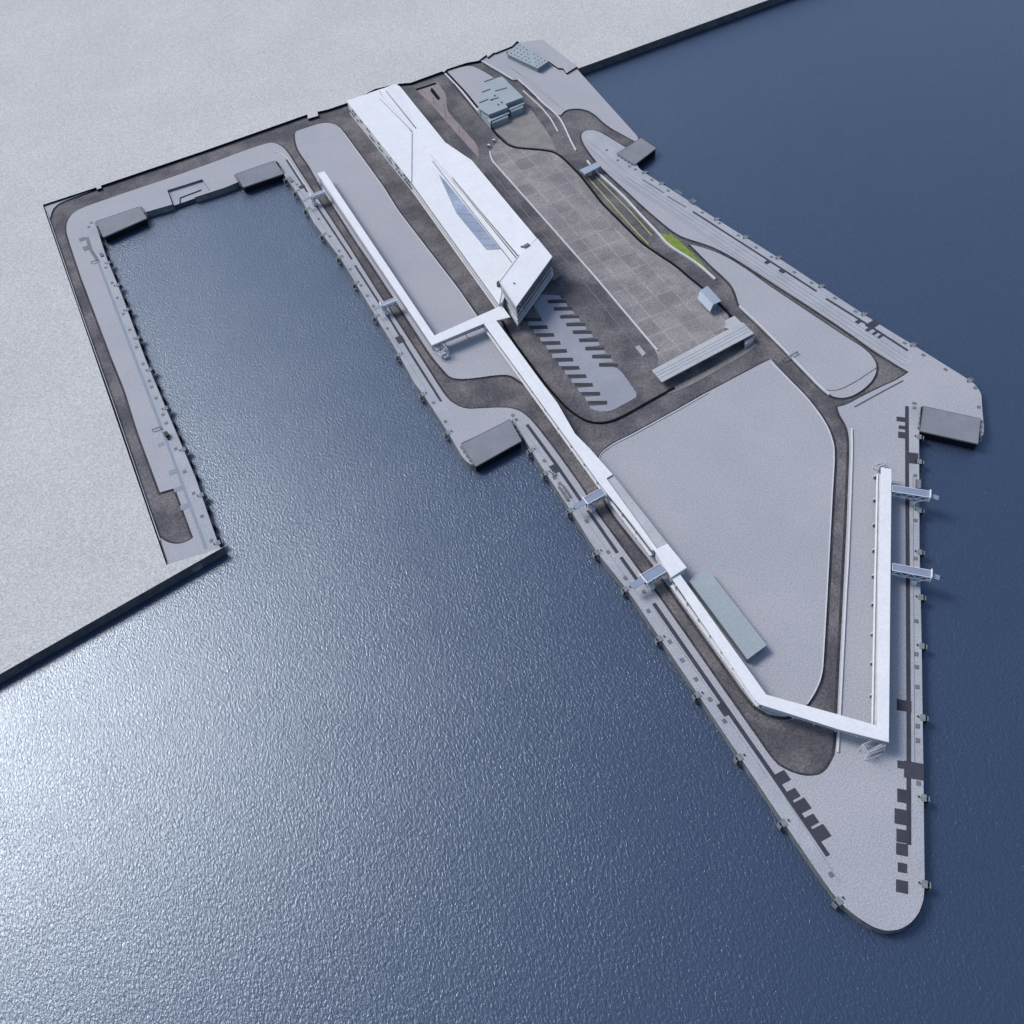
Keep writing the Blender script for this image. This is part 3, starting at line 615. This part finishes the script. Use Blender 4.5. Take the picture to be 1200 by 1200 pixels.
# prow: stacked storeys
PR = [(585.4, 330.3), (608.5, 299), (629.4, 279.5), (647, 301), (604.7, 359.7)]
top = P(PR, Zp)
bp(MB().prism(top, Zp-.5), 'prow_roof', 'white')
bp(MB().wall([top[2], top[3], top[4], top[0], top[1]], .4, Zp+.35, Zp-.45), 'prow_parapet', 'whitew')
cP = sum(top, Vector())/len(top)
def inset(pts, k, z):
    r = []
    for p in pts:
        d = Vector((p.x-cP.x, p.y-cP.y)); L_ = d.length
        r.append(Vector((cP.x+d.x*(L_-k)/L_, cP.y+d.y*(L_-k)/L_, z)))
    return r
bp(MB().prism(inset(top, 1.3, Zp-.5), ZR+3.6), 'prow_wall', 'glass')
for zf, k in ((17.2, .3), (13.4, -.2), (10.6, -.5), (8.6, -.5)):
    pp = inset(top, k, zf); bp(MB().prism(pp, zf-.55), 'floor_slab', 'whitew')
pe = inset(top, .75, 0)
bp(MB().wall([pe[4].lerp(pe[3], .16), pe[3]], .5, 25.0, 17.4), 'prow_panel', 'metalp')
bp(MB().wall([pe[0], pe[4]], .4, 24.4, 18.2), 'prow_panel', 'isl')
# diagonal lattice on the two prow faces
lat = MB()
A_, Bp, C_ = top[0], top[4], top[3]
for (s_, e_, n_) in ((A_, Bp, 9), (Bp, C_, 16)):
    e2 = e_-s_; nrm = Vector((e2.y, -e2.x, 0)).normalized()
    if nrm.dot(s_-cP) < 0: nrm = -nrm
    for k in range(n_):
        for z1, z2 in ((25.0, 21.3), (21.0, 17.4), (16.4, 13.7), (12.6, 10.9)):
            p1, p2 = s_.lerp(e_, k/n_), s_.lerp(e_, (k+1)/n_)
            off = nrm*(-.45)
            if (k+int(z1)) % 2: p1, p2 = p2, p1
            if (s_ is A_ and z1 < 22) or (s_ is Bp and k < 3): lat.bar(Vector((p1.x, p1.y, z1))+off, Vector((p2.x, p2.y, z2))+off, .28)
bp(lat, 'lattice', 'whitew')
bp(MB().prism(inset(top, 6, ZR+3.6), ZR), 'base_wall', 'black')
# lower terrace ledges on the southwest side
for z_, w_ in ((Zr-3.9, 2.2), (Zr-7.6, 3.4)):
    bp(MB().wall(P([(482.5, 213), (585, 355.3)], Zr-.5), w_, z_, z_-.7), 'terrace', 'whitew')
# windows on the long southwest facade
fa, fb = P([(406, 118.9), (482, 213.4)], Zr-.5)
d = (fb-fa); L_ = d.length; u_ = d.normalized(); nr = Vector((u_.y, -u_.x, 0))
if nr.dot(fa-cW) < 0: nr = -nr
s_ = 3.0; k = 0
rz = math.atan2(u_.y, u_.x)
while s_ < L_-3:
    wd = random.choice([1.2, 1.6, 2.4, 3.2]); 
    for zc, hh in ((Zr-3.2, 2.2), (Zr-7.6, 2.4)):
        if random.random() < .45:
            c = fa+u_*(s_+wd/2)+nr*.0; bp(MB().box((c.x, c.y, zc), (wd*.7, .5, hh*.8), rz), 'window', 'metal')
    s_ += wd+random.choice([1.0, 1.6, 2.8]); k += 1
fa, fb = P([(482.5, 213), (585, 355.3)], Zr-.5); d = fb-fa; L_ = d.length; u_ = d.normalized(); rz = math.atan2(u_.y, u_.x)
for zc, hh in ((Zr-2.5, 2.3), (Zr-6.1, 2.4), (Zr-10.4, 3.0)):
    c = (fa+fb)/2; bp(MB().box((c.x, c.y, zc), (L_-1, .6, hh), rz), 'window_band', 'glass')
# rooftop units
c = at(616.5, 287, Zp+1.2); g = MB(); g.box((c.x, c.y, Zp+.2), (5.2, 2.6, 1.8), .25); g.box((c.x-3.2, c.y+1.2, Zp), (1.4, 1.2, 1.2), .25); bp(g, 'roof_unit', 'hatch')
c = at(602.5, 332, Zp+.3); bp(MB().cyl((c.x, c.y, Zp), (c.x, c.y, Zp+.7), .8, .6), 'roof_vent', 'hatch')
c = at(584, 331.5, Zr+3); g = MB(); g.box((c.x, c.y, Zr+2), (2.5, 1.6, 4), .6); bp(g, 'stair_head', 'glass')
c = at(429, 109, Zr+1.5); bp(MB().box((c.x, c.y, Zr+1.2), (2.2, 1.2, .9), -.2), 'roof_vent', 'whitew')

# ------------------------------------------------------------------ covered walkways
def walkway(name_label, roofs, sides, cols=(), zr=15.0, openz=None):
    """roofs: list of (outline, z, material); sides: plan polylines (px at roof height) for the wall, with glass band"""
    c0 = at(*roofs[0][0][0], zr); o0 = (c0.x, c0.y, ZD)
    t = thing('covered_walkway', name_label, 'walkway', o0)
    for k, (pts, z, m_) in enumerate(roofs): MB().prism(P(pts, z), z-.7).build('roof', m_, t, o0)
    for pts, z1, z2, m_, w_, nm in sides: MB().wall(P(pts, zr), w_, z1, z2).build(nm, m_, t, o0)
    for (x, y) in cols:
        p = at(x, y, zr); MB().cyl((p.x, p.y, ZR), (p.x, p.y, zr-.7), .45).build('column', 'whitew', t, o0)
    return t
def lerp2(a, b, n, e=.02): return [(a[0]+(b[0]-a[0])*(e+(1-2*e)*i/(n-1)), a[1]+(b[1]-a[1])*(e+(1-2*e)*i/(n-1))) for i in range(n)]
zr = 15.0
# basin walkway + crosswalk
walkway('white covered walkway along the basin with a crosswalk to the terminal prow',
        [([(372, 203), (380, 200.5), (509, 393), (588, 358), (598, 371.5), (567, 379), (506, 404.5)], zr, 'white')],
        [([(376.5, 204), (507.5, 397.5)], zr-.7, zr-4.6, 'whitew', 2.6, 'wall'), ([(374.2, 204.5), (505.5, 401)], zr-1.3, zr-2.9, 'glass', .25, 'window_band'),
         ([(376.5, 204), (507.5, 397.5)], zr-5.1, zr-5.7, 'whitew', 3.3, 'floor_slab'), ([(376, 207), (506.5, 399)], zr-5.8, ZD, 'isl', 1.6, 'base_wall'),
         ([(509, 397.5), (592, 364.5)], zr-.7, zr-4.6, 'whitew', 3.0, 'wall'), ([(509, 400), (592, 367.2)], zr-1.3, zr-2.9, 'glass', .25, 'window_band'),
         ([(509, 397.5), (592, 364.5)], zr-5.0, zr-5.5, 'whitew', 3.6, 'floor_slab')],
        cols=[(520, 393), (545, 383), (566, 374)])
NS = [(567, 378.7), (580, 374), (598, 371.5), (604, 378), (588, 384), (631.7, 444), (653, 472), (673.7, 508), (692, 526.6), (718, 556), (710.5, 560), (770, 642.5), (767, 645), (705, 570)]
walkway('long white covered walkway from the terminal prow widening to the south',
        [([(567, 379.3), (581, 375), (588, 384), (631.7, 444), (653, 472), (673.7, 508), (692, 526.6), (718, 556), (710.5, 560.3), (770, 642.8), (766.5, 645), (705, 570)], zr+.02, 'white'),
         ([(711.2, 560.2), (718.4, 556.3), (782, 636.6), (770.4, 642.6)], zr-1.0, 'greyroof')],
        [([(572, 382), (706, 565.5), (765, 643)], zr-.8, zr-4.6, 'whitew', 1.6, 'wall'), ([(570, 382.5), (704.5, 567.5), (763.8, 644.5)], zr-1.4, zr-2.8, 'glass', .25, 'window_band'),
         ([(571, 382.5), (705.2, 567), (764.4, 644.5)], zr-4.9, zr-5.5, 'kerb', 2.8, 'floor_slab'),
         ([(716, 562), (774, 637)], zr-1.8, ZD, 'whitew', 1.5, 'base_wall'), ([(709, 566), (766, 641)], zr-5.6, ZD, 'isl', 1.2, 'base_wall')],
        cols=lerp2((574, 386), (702, 564), 9)+lerp2((584, 386), (650, 478), 5)+lerp2((712, 577), (762, 641), 4)+lerp2((722, 564), (775, 632), 4))
t = thing('transfer_block', 'white box like roof block at the southern end of the widened walkway', 'building', at(785, 657, ZD)); o0 = tuple(t.location)
MB().prism(P([(767, 644.7), (782, 636.8), (804.8, 665), (786.5, 676.5)], zr+1.2), zr+.3).build('roof', 'white', t, o0)
MB().prism(P([(768.3, 646), (782, 638.5), (802.5, 665), (786.8, 675)], zr+.3), ZD+2.5).build('wall', 'whitew', t, o0)
walkway('white covered walkway running south then bending east to the pier end',
        [([(787.3, 677.4), (797, 673.3), (898, 814), (985, 838), (1027.3, 850), (1041, 869.5), (984, 855), (891, 825.5), (884, 819)], zr, 'white')],
        [([(790.5, 678), (893, 820)], zr-.7, zr-4.6, 'whitew', 2.4, 'wall'), ([(788.5, 679.5), (890, 821)], zr-1.3, zr-2.8, 'glass', .25, 'window_band'),
         ([(788.5, 679.5), (890.5, 821.5)], zr-5, zr-5.6, 'kerb', 2.8, 'floor_slab'), ([(792, 678), (894, 818)], zr-5.7, ZD, 'isl', 1.6, 'base_wall'),
         ([(895, 820.5), (985, 847.5), (1030, 860)], zr-.7, zr-4.6, 'whitew', 2.8, 'wall'), ([(895, 820.5), (985, 847.5), (1030, 860)], zr-5, zr-5.6, 'whitew', 3.4, 'floor_slab')],
        cols=lerp2((790, 682), (888, 818), 8)+lerp2((905, 823), (1010, 855), 5))
walkway('straight white covered walkway standing beside the east quay',
        [([(1032.5, 547.5), (1044.7, 549.7), (1043.4, 680), (1041.6, 870), (1027.8, 850.8), (1029.6, 680)], zr+.04, 'white')],
        [([(1037.5, 549.5), (1036, 680), (1034, 855)], zr-.7, zr-4.6, 'whitew', 3.2, 'wall'), ([(1033.6, 549.5), (1031.2, 680), (1028.8, 850)], zr-1.3, zr-2.8, 'glass', .25, 'window_band'),
         ([(1034, 549.5), (1031.6, 680), (1029, 856)], zr-5, zr-5.6, 'whitew', 4.8, 'floor_slab'), ([(1030.4, 549.5), (1027.8, 680), (1024.6, 852)], zr-4.2, zr-5.5, 'white', .35, 'parapet'), ([(1037, 552), (1036, 680), (1033, 854)], zr-5.8, ZD, 'isl', 1.2, 'base_wall')])
# support brackets along the west side of the east walkway
g0 = None
for i, y in enumerate((566, 593, 622, 652, 682, 715, 750, 784, 822)):
    x = 1028.5-(y-566)*.014
    p = at(x, y-12, zr-5)
    lab = 'short pale buttress fin on the west side of the east walkway, %s from the north' % ORD[i]
    if g0 is None:
        g0 = thing('buttress', lab, 'buttress', (p.x, p.y, ZD), 0, 'buttress fins of the east walkway')
        MB().box((-1.2, 0, 2.6), (2.6, .7, .5)).build('fin', 'kerb', g0); MB().box((-1.2, 0, 1.2), (2.4, .5, 2.35)).build('web', 'isl', g0)
    else: dup(g0, (p.x, p.y, ZD), 0, lab)
# stair towers
def stair(px, py, wx, wy, h, rz, label, cladding='kerb', boxes=True):
    p = at(px, py, ZD); t = thing('stair_tower', label, 'stairs', p, rz)
    g = MB()
    for x in (-wx/2, wx/2):
        for y in (-wy/2, wy/2): g.bar((x*1.15, y*1.15, 0), (x, y, h), .3)
    for z in (h*.33, h*.66, h):
        for s in (-1, 1): g.bar((-wx/2, s*wy/2, z), (wx/2, s*wy/2, z), .25); g.bar((s*wx/2, -wy/2, z), (s*wx/2, wy/2, z), .25)
    g.build('frame', 'whitew', t)
    s = MB()
    for k in range(3):
        z = h*k/3; a_, b_ = (-1, 1) if k % 2 == 0 else (1, -1)
        s.bar((a_*wx*.4, (k % 2-.5)*wy*.5, z+.2), (b_*wx*.4, (k % 2-.5)*wy*.5, z+h/3-.2), 1.2, .3)
    s.build('flight', 'isl', t)
    if boxes: MB().box((0, wy*.28, h*.72), (wx*.95, wy*.36, .35)).build('landing', cladding, t); MB().box((-wx*.1, -wy*.22, h*.45), (wx*.8, wy*.38, .35)).build('landing', cladding, t); MB().box((wx*.1, -wy*.52, h*.25), (wx*.6, wy*.3, 1.2)).build('landing', cladding, t)
    return t
stair(518, 416, 6, 9, 7.5, math.radians(8), 'white open stair tower with landings at the bend of the basin walkway')
stair(1021, 880, 10, 5, 7, math.radians(-5), 'pale lattice trestle stair under the south corner of the east walkway', boxes=False)
stair(1030, 549, 6, 3.5, 5, math.radians(5), 'dark little stair frame at the north end of the east walkway', boxes=False)
stair(376, 215, 3, 7, 6, math.radians(3), 'small lattice stair beside the north end of the basin walkway', boxes=False)

# ------------------------------------------------------------------ gangways
def gangway(p0, p1, p2, wid, label, z0=14.6, z1=14.0, tower=.62, roof='gang'):
    a, b, c = at(*p0, z0), at(*p1, z1), at(*p2, z1-1)
    o = Vector((b.x, b.y, ZD)); t = thing('gangway', label, 'gangway', o)
    d = (b-a); dh = Vector((d.x, d.y, 0)).normalized(); nn = Vector((-dh.y, dh.x, 0))
    # side lying lower in the view gets the visible truss, build both
    h = wid/2
    mb = MB(); vs = [a+nn*h, a-nn*h, b-nn*h, b+nn*h]
    mb.add([*vs, *[v-Vector((0, 0, .3)) for v in vs]], [(0, 1, 2, 3), (7, 6, 5, 4), (0, 4, 5, 1), (1, 5, 6, 2), (2, 6, 7, 3), (3, 7, 4, 0)])
    mb.build('roof', roof, t, o)
    fl = MB(); fl.bar(a-Vector((0, 0, 3)), b-Vector((0, 0, 3)), wid*.9, .3); fl.build('walk_deck', 'gang', t, o)
    fr = MB()
    for s in (-1, 1): fr.bar(a+nn*h*s+Vector((0, 0, .15)), b+nn*h*s+Vector((0, 0, .15)), .32)
    for e in (a, b): fr.bar(e+nn*h+Vector((0, 0, .15)), e-nn*h+Vector((0, 0, .15)), .32)
    fr.build('edge_frame', 'white', t, o)
    for s in (-1, 1):
        tr = MB(); n = 6
        tr.bar(a+nn*h*s-Vector((0, 0, 3.4)), b+nn*h*s-Vector((0, 0, 3.4)), .45)
        for k in range(n):
            u, v = a.lerp(b, k/n), a.lerp(b, (k+1)/n)
            if k % 2: tr.bar(u+nn*h*s, v+nn*h*s-Vector((0, 0, 3)), .36)
            else: tr.bar(u+nn*h*s-Vector((0, 0, 3)), v+nn*h*s, .36)
        tr.build('truss', 'white', t, o)
    # portal
    pt = MB()
    for s in (-1, 1): pt.bar(b+nn*(h+.3)*s+Vector((0, 0, .9)), b+nn*(h+.3)*s-Vector((0, 0, 3.6)), .5)
    pt.bar(b+nn*(h+.5)+Vector((0, 0, .9)), b-nn*(h+.5)+Vector((0, 0, .9)), .7)
    pt.build('portal', 'white', t, o)
    # tip (boarding flap)
    tp = MB(); tp.bar(b-dh*1.5-Vector((0, 0, .3)), c, wid*.66, .4); tp.build('boarding_flap', 'gang', t, o)
    # tower
    q = a.lerp(b, tower); tw = MB()
    for s in (-1, 1):
        for e in (-1, 1): tw.bar(Vector((q.x, q.y, ZD))+nn*s*h*.8+dh*e*1.6, Vector((q.x, q.y, q.z-3))+nn*s*h*.8+dh*e*1.2, .4)
        tw.bar(Vector((q.x, q.y, ZD+2.5))+nn*s*(h+.4), b+nn*s*(h+.3)-Vector((0, 0, 1)), .5)
    for z_ in (ZD+2, q.z-3.2): tw.bar(Vector((q.x, q.y, z_))+nn*h*.85, Vector((q.x, q.y, z_))-nn*h*.85, .35)
    tw.build('tower', 'kerb', t, o)
    for s in (-1, 1):
        lower = nn*s
        bx = MB(); bx.box((q.x+lower.x*(h+.3), q.y+lower.y*(h+.3), ZD+1.6), (3.0, 2.0, 3.0), math.atan2(dh.y, dh.x)); bx.build('bogie', 'kerb', t, o)
    return t
gangway((380.5, 223.5), (364, 230), (354.5, 236), 3.2, 'narrow white gangway at the north end of the basin walkway', tower=.9, roof='bluegrey')
gangway((464, 350.5), (446, 357.5), (438, 362.5), 3.6, 'narrow white gangway halfway along the basin walkway', tower=.8, roof='bluegrey')
gangway((707.5, 575.5), (685.5, 587.5), (673, 594.5), 5.6, 'grey roofed gangway beside the pale widened roof on the southwest quay', tower=.75)
gangway((778, 664.5), (754, 679), (740, 687.5), 6.6, 'wide grey roofed gangway reaching west from the white transfer block', tower=.75)
gangway((1046, 572.5), (1090, 579.5), (1100, 584), 5.0, 'northern grey roofed gangway of the two on the east quay')
gangway((1046, 664.5), (1091.5, 673), (1101, 677.5), 5.0, 'southern grey roofed gangway of the two on the east quay')

# ------------------------------------------------------------------ grey warehouse
t = thing('warehouse', 'long teal grey flat shed beside the bending walkway', 'shed', at(853, 720, ZD)); o0 = tuple(t.location)
wq = [(808, 681), (811, 676.5), (825, 668), (830, 667.5), (898.5, 756), (876, 772.5)]
MB().prism(P(wq, ZD+5), ZD+4.6).build('roof', 'teal', t, o0)
c = sum(P(wq, ZD+4.6), Vector())/6
MB().prism([c+(p-c)*.985 for p in P(wq, ZD+4.6)], ZD).build('wall', 'tealw', t, o0)

# ------------------------------------------------------------------ stepped grey building (customs office)
t = thing('office_building', 'stepped teal grey office building at the north end of the yard', 'building', at(588, 120, ZR)); o0 = tuple(t.location)
zt = ZR+9
top_ = P([(566.8, 96), (588.3, 89.6), (613.3, 113.7), (592.3, 121.7), (595, 125.7), (572.6, 134.3), (561, 127), (560.8, 120.5)], zt)
MB().prism(top_, zt-.6).build('roof', 'teal', t, o0)
c = sum(top_, Vector())/len(top_); MB().prism([Vector((c.x+(p.x-c.x)*.975, c.y+(p.y-c.y)*.975, zt-.6)) for p in top_], ZR).build('wall', 'tealw', t, o0)
MB().prism(P([(595.3, 127.4), (614.5, 119.8), (614.8, 121), (597, 129)], zt-3.2), zt-3.6).build('canopy', 'teal', t, o0)
MB().prism(P([(573.5, 139.5), (596, 131), (597.2, 132.5), (576, 141.5)], zt-3.4), zt-3.8).build('canopy', 'teal', t, o0)
MB().prism(P([(597, 129), (613, 122.5), (613, 126), (599, 131.5)], zt-3.8), ZR).build('ground_floor', 'tealw', t, o0)
MB().prism(P([(561, 128.5), (565, 127), (573.5, 138.5), (575.5, 141), (574.5, 144)], zt-3.0), ZR).build('side_wing', 'teal', t, o0)
MB().prism(P([(575, 142), (594.5, 134), (595.5, 137), (576, 145)], zt-4.2), ZR).build('ground_floor', 'tealw', t, o0)
for x, y in ((579.5, 112.5), (575.5, 117.5), (587.5, 120.5), (583.5, 123)):
    p = at(x, y, zt); g = MB(); g.box((p.x, p.y, zt+.6), (.7, .5, 1.3)); g.box((p.x+.6, p.y-.2, zt+.25), (1.4, .4, .5)); g.build('roof_vent', 'metal', t, o0)
for (a_, b_) in (((567.5, 96), (579, 92)), ((564.5, 108.3), (574.5, 104.6)), ((561.5, 120.6), (572, 116.6)), ((580, 107), (594, 103)), ((574, 117.5), (584, 114.6)), ((565, 132), (568, 135.5))):
    MB().wall([at(*a_, zt), at(*b_, zt)], .4, zt+.7, zt-.1).build('roof_ridge', 'tealw', t, o0)

# building with perforated roof
t = thing('vent_building', 'small grey building with rows of dark roof vents at the pit edge', 'building', at(620, 66, ZD)); o0 = tuple(t.location)
zt = ZL+3.2
rq = [(594, 63), (609.5, 49), (643.8, 70.8), (630, 80)]
MB().prism(P(rq, zt), zt-.5).build('roof', 'teal', t, o0)
c = sum(P(rq, zt-.5), Vector())/4
MB().prism([c+(p-c)*.98 for p in P(rq, zt-.5)], ZD).build('wall', 'tealw', t, o0)
for r in range(4):
    for k in range(8):
        u_ = .08+.12*k; v_ = .14+.22*r
        if (r+k) % 7 == 6: continue
        e0 = Vector(rq[0]).lerp(Vector(rq[3]), u_); e1 = Vector(rq[1]).lerp(Vector(rq[2]), u_); q = e0.lerp(e1, v_)
        p = at(q.x, q.y, zt); MB().cyl((p.x, p.y, zt), (p.x, p.y, zt+.45), .62, .55, 8).build('roof_vent', 'glass', t, o0)
tag(MB().box((at(595.5, 64, ZD).x, at(595.5, 64, ZD).y, ZD+1.2), (1.8, 2.6, 2.4), .3).build('side_hut', 'glass'), 'small dark hut at the west corner of the vented grey building', 'hut')

# gate canopy
t = thing('gate_canopy', 'small pale blue roof spanning the lanes north of the yellow lines', 'canopy', at(692, 205, ZR)); o0 = tuple(t.location)
gq = [(679, 199), (699, 190), (705, 194), (685.5, 204)]
MB().prism(P(gq, ZR+6), ZR+5.2).build('roof', 'bluegrey', t, o0)
for x, y in ((681.5, 199.5), (690, 196), (700, 192), (686.5, 202.5), (694, 198.5), (702.5, 194.5)):
    p = at(x, y, ZR+5.2); MB().cyl((p.x, p.y, ZR), (p.x, p.y, ZR+5.2), .3).build('column', 'hatch', t, o0)
for x, y in ((688, 200), (696, 196)):
    p = at(x, y, ZR+5.2); MB().box((p.x, p.y, ZR+1.3), (1.4, 2.4, 2.6), .6).build('booth', 'tealw', t, o0)

# kiosk with folded roof
t = thing('folded_kiosk', 'pale blue folded roof kiosk at the corner of the customs lot', 'kiosk', at(832, 358, ZR)); o0 = tuple(t.location)
k = MB(); z1, z2 = ZR+7, ZR+3.8
pts = [at(820.2, 340.5, z1), at(829, 335, z1), at(845.3, 352.5, z1), at(835.6, 357, z1), at(832, 365.5, z2), at(817.3, 350, z2)]
lo_ = [p-Vector((0, 0, .4)) for p in pts]
k.add(pts+lo_, [(0, 3, 2, 1), (0, 5, 4, 3), (6, 7, 8, 9), (6, 9, 10, 11), (0, 1, 7, 6), (1, 2, 8, 7), (2, 3, 9, 8), (3, 4, 10, 9), (4, 5, 11, 10), (5, 0, 6, 11)])
k.build('roof', 'bluegrey', t, o0)
MB().prism(P([(823, 343.5), (829, 339), (841, 352), (835, 355)], z1-.5), ZR).build('wall', 'tealw', t, o0)

# long inspection shed
t = thing('inspection_shed', 'long narrow pale roofed shed at the south end of the customs lot', 'shed', at(820, 425, ZR)); o0 = tuple(t.location)
zs = ZR+6.5
MB().prism(P([(764, 433.7), (862, 381.3), (868.5, 378.5), (871, 378), (883.3, 390.6), (775.8, 447.5)], zs), zs-.8).build('roof', 'greyroof', t, o0)
MB().prism(P([(850, 375.6), (860.6, 370), (869.3, 378.3), (862, 382), (856.5, 386), (849.3, 383.8), (852.7, 380.7)], zs-.4), ZR).build('stepped_block', 'greyroof', t, o0)
for f_ in (.3, .5, .72):
    a_ = Vector((764, 433.7)).lerp(Vector((775.8, 447.5)), f_); b_ = Vector((871, 378)).lerp(Vector((883.3, 390.6)), f_)
    MB().wall([at(a_.x, a_.y, zs), at(b_.x, b_.y, zs)], .18, zs+.12, zs-.05).build('roof_seam', 'isl', t, o0)
MB().prism(P([(872.5, 398.8), (884.3, 393.5), (882.6, 397), (873.2, 403.5)], zs-2.6), ZR).build('side_block', 'greyroof', t, o0)
for i in range(10):
    f_ = .06+.098*i
    for g_ in (.18, .85):
        a_ = Vector((764, 433.7)).lerp(Vector((871, 378)), f_); b_ = Vector((775.8, 447.5)).lerp(Vector((883.3, 390.6)), f_); q = a_.lerp(b_, g_)
        p = at(q.x, q.y, zs-.8); MB().bar((p.x, p.y, ZR), (p.x, p.y, zs-.8), .5).build('column', 'metal', t, o0)
for i in range(5):
    a_ = Vector((788, 440)).lerp(Vector((862, 401)), i/4); p = at(a_.x, a_.y, ZR+2.6)
    MB().box((p.x, p.y, ZR+1.35), (3.6, 2.4, 2.7), math.radians(8)).build('booth', 'glass', t, o0)
struct(MB().prism([(*p, ZR+.2) for p in sm([(780, 462), (782, 457), (830, 434), (868, 411), (884, 401), (887, 405), (872, 416), (830, 440), (795, 459)], ZR)], ZR).build('pavement', 'lot_edge'))

# ------------------------------------------------------------------ small quay equipment
def boom(x, y, x2, y2, label, m_='metal'):
    a, b = at(x, y, ZD+1.6), at(x2, y2, ZD+1.6); o = (a.x, a.y, ZD); t = thing('barrier_gantry', label, 'gantry', o)
    MB().bar(a, b, .7, .5).build('beam', m_, t, o)
    for p in (a, b): MB().bar((p.x, p.y, ZR), (p.x, p.y, ZD+1.6), .35).build('post', m_, t, o)
boom(918, 421, 935, 412, 'dark height gantry across the road north of the triangular yard')
boom(178, 503.5, 188, 500, 'thin dark gantry across the west quay yard')
boom(106.5, 307, 114.5, 304.5, 'thin dark gantry by the northwest basin corner')
for i, (x, y, h) in enumerate([(508, 121, 5), (522.5, 137, 12), (537.5, 142, 5), (538.5, 155, 5)]):
    p = at(x, y, ZR+.25); lab = ['short dark lamp mast beside the black planter on the brown plaza', 'tallest dark lamp mast in the middle of the brown plaza', 'short dark lamp mast on the road beside the brown plaza', 'short dark lamp mast at the south part of the brown plaza'][i]
    t = thing('lamp_mast', lab, 'lamp', p)
    MB().cyl((0, 0, 0), (0, 0, h), .22, .14).build('pole', 'metal', t); MB().box((0, 0, h+.1), (1.4, .5, .25)).build('lamp_head', 'metal', t)
for i, (x, y) in enumerate([(573, 172.5), (579, 166.5)]):
    p = at(x, y, ZR+.3); t = thing('lane_kiosk', ['small white toll kiosk nearer the brown plaza', 'small white toll kiosk nearer the black curving wall'][i], 'kiosk', p, .5)
    MB().box((0, 0, 1.2), (1.3, 1.8, 2.4)).build('cabin', 'tealw', t); MB().box((0, 0, 2.5), (1.7, 2.3, .25)).build('roof', 'kerb', t)
# dark box platform and racks on the NE quay
def equip(px, py, dims, label, m_='fend', zoff=0):
    p = at(px, py, ZD); d = edge_dir(p)[2]; t = thing('quay_platform', label, 'platform', p, math.atan2(d.y, d.x))
    L_, W2, H_ = dims
    MB().box((0, 0, H_+zoff), (L_, W2, .3)).build('deck_plate', m_, t)
    g = MB()
    for s in (-1, 1):
        for e in (-1, 0, 1): g.bar((e*L_*.45, s*W2*.45, 0), (e*L_*.45, s*W2*.45, H_+.9), .22)
        g.bar((-L_*.45, s*W2*.45, H_+.9), (L_*.45, s*W2*.45, H_+.9), .2)
    g.build('railing', 'metal', t); return t
equip(812, 237, (5, 5, 1.2), 'dark square platform overhanging the northeast quay edge', 'hatch')
equip(795, 225.5, (8, 2, .6), 'long narrow grey platform on the northeast quay edge')
equip(1075.5, 568, (7, 3.2, .8), 'grey platform on the quay just north of the northern east gangway')
equip(660, 579, (13, 1.3, .8), 'long double rack beside the water north of the southwest gangway')
equip(663.5, 576, (12, .8, .5), 'thin inner rack beside the long double rack north of the gangway')
equip(119, 299, (5, 2, .6), 'small grey platform by the northwest basin corner')
equip(341, 212, (5, 2.5, .6), 'small grey platform by the northeast pontoon in the basin')
equip(649, 556, (3.4, 2.4, .4), 'small grey platform beside the dark trench pit on the southwest quay')
p = at(196, 511, ZD); t = thing('machine_hut', 'dark green machine hut on the narrow west quay', 'hut', p, math.radians(100))
MB().box((0, 0, 1.2), (4, 2.6, 2.4)).build('wall', 'green', t); MB().box((0, 0, 2.5), (4.4, 3, .25)).build('roof', 'green', t)
MB().box((-3.2, .6, .7), (1.6, 1.4, 1.4)).build('annex', 'rubber', t)

# ------------------------------------------------------------------ camera, light
cam = bpy.data.cameras.new('camera'); co = bpy.data.objects.new('camera', cam); COL.objects.link(co)
cam.sensor_fit = 'HORIZONTAL'; cam.sensor_width = 36; cam.lens = F/1200*36; cam.clip_start = 1; cam.clip_end = 20000
R3 = Matrix(((AX[0], -AX[1], -AX[2]), (AY[0], -AY[1], -AY[2]), (AZ[0], -AZ[1], -AZ[2])))
co.matrix_world = Matrix.Translation((0, 0, HC)) @ R3.to_4x4()
sc.camera = co
# sun mirrored from the glint on the water
g = at(-215, 860, 0)-Vector((0, 0, HC)); g.normalize()
S = Vector((g.x, g.y, -g.z))
el = math.asin(S.z); azm = math.atan2(S.x, S.y)
print('SUN elev', math.degrees(el), 'dir', S)
sun = bpy.data.lights.new('sun', 'SUN'); sun.energy = 2.4; sun.angle = math.radians(23); sun.color = (1, .97, .93)
so = bpy.data.objects.new('sun', sun); COL.objects.link(so); so.rotation_euler = (-S).to_track_quat('-Z', 'Y').to_euler(); so.location = S*800
w = bpy.data.worlds.new('World'); sc.world = w; w.use_nodes = True
n = w.node_tree.nodes; bg = n['Background']; sky = n.new('ShaderNodeTexSky'); sky.sky_type = 'NISHITA'; sky.sun_disc = False
sky.sun_elevation = el; sky.sun_rotation = azm; sky.air_density = 1.0; sky.dust_density = 1.5
w.node_tree.links.new(sky.outputs[0], bg.inputs[0]); bg.inputs[1].default_value = .14
sc.view_settings.view_transform = 'Standard'; sc.view_settings.look = 'None'; sc.view_settings.exposure = 0
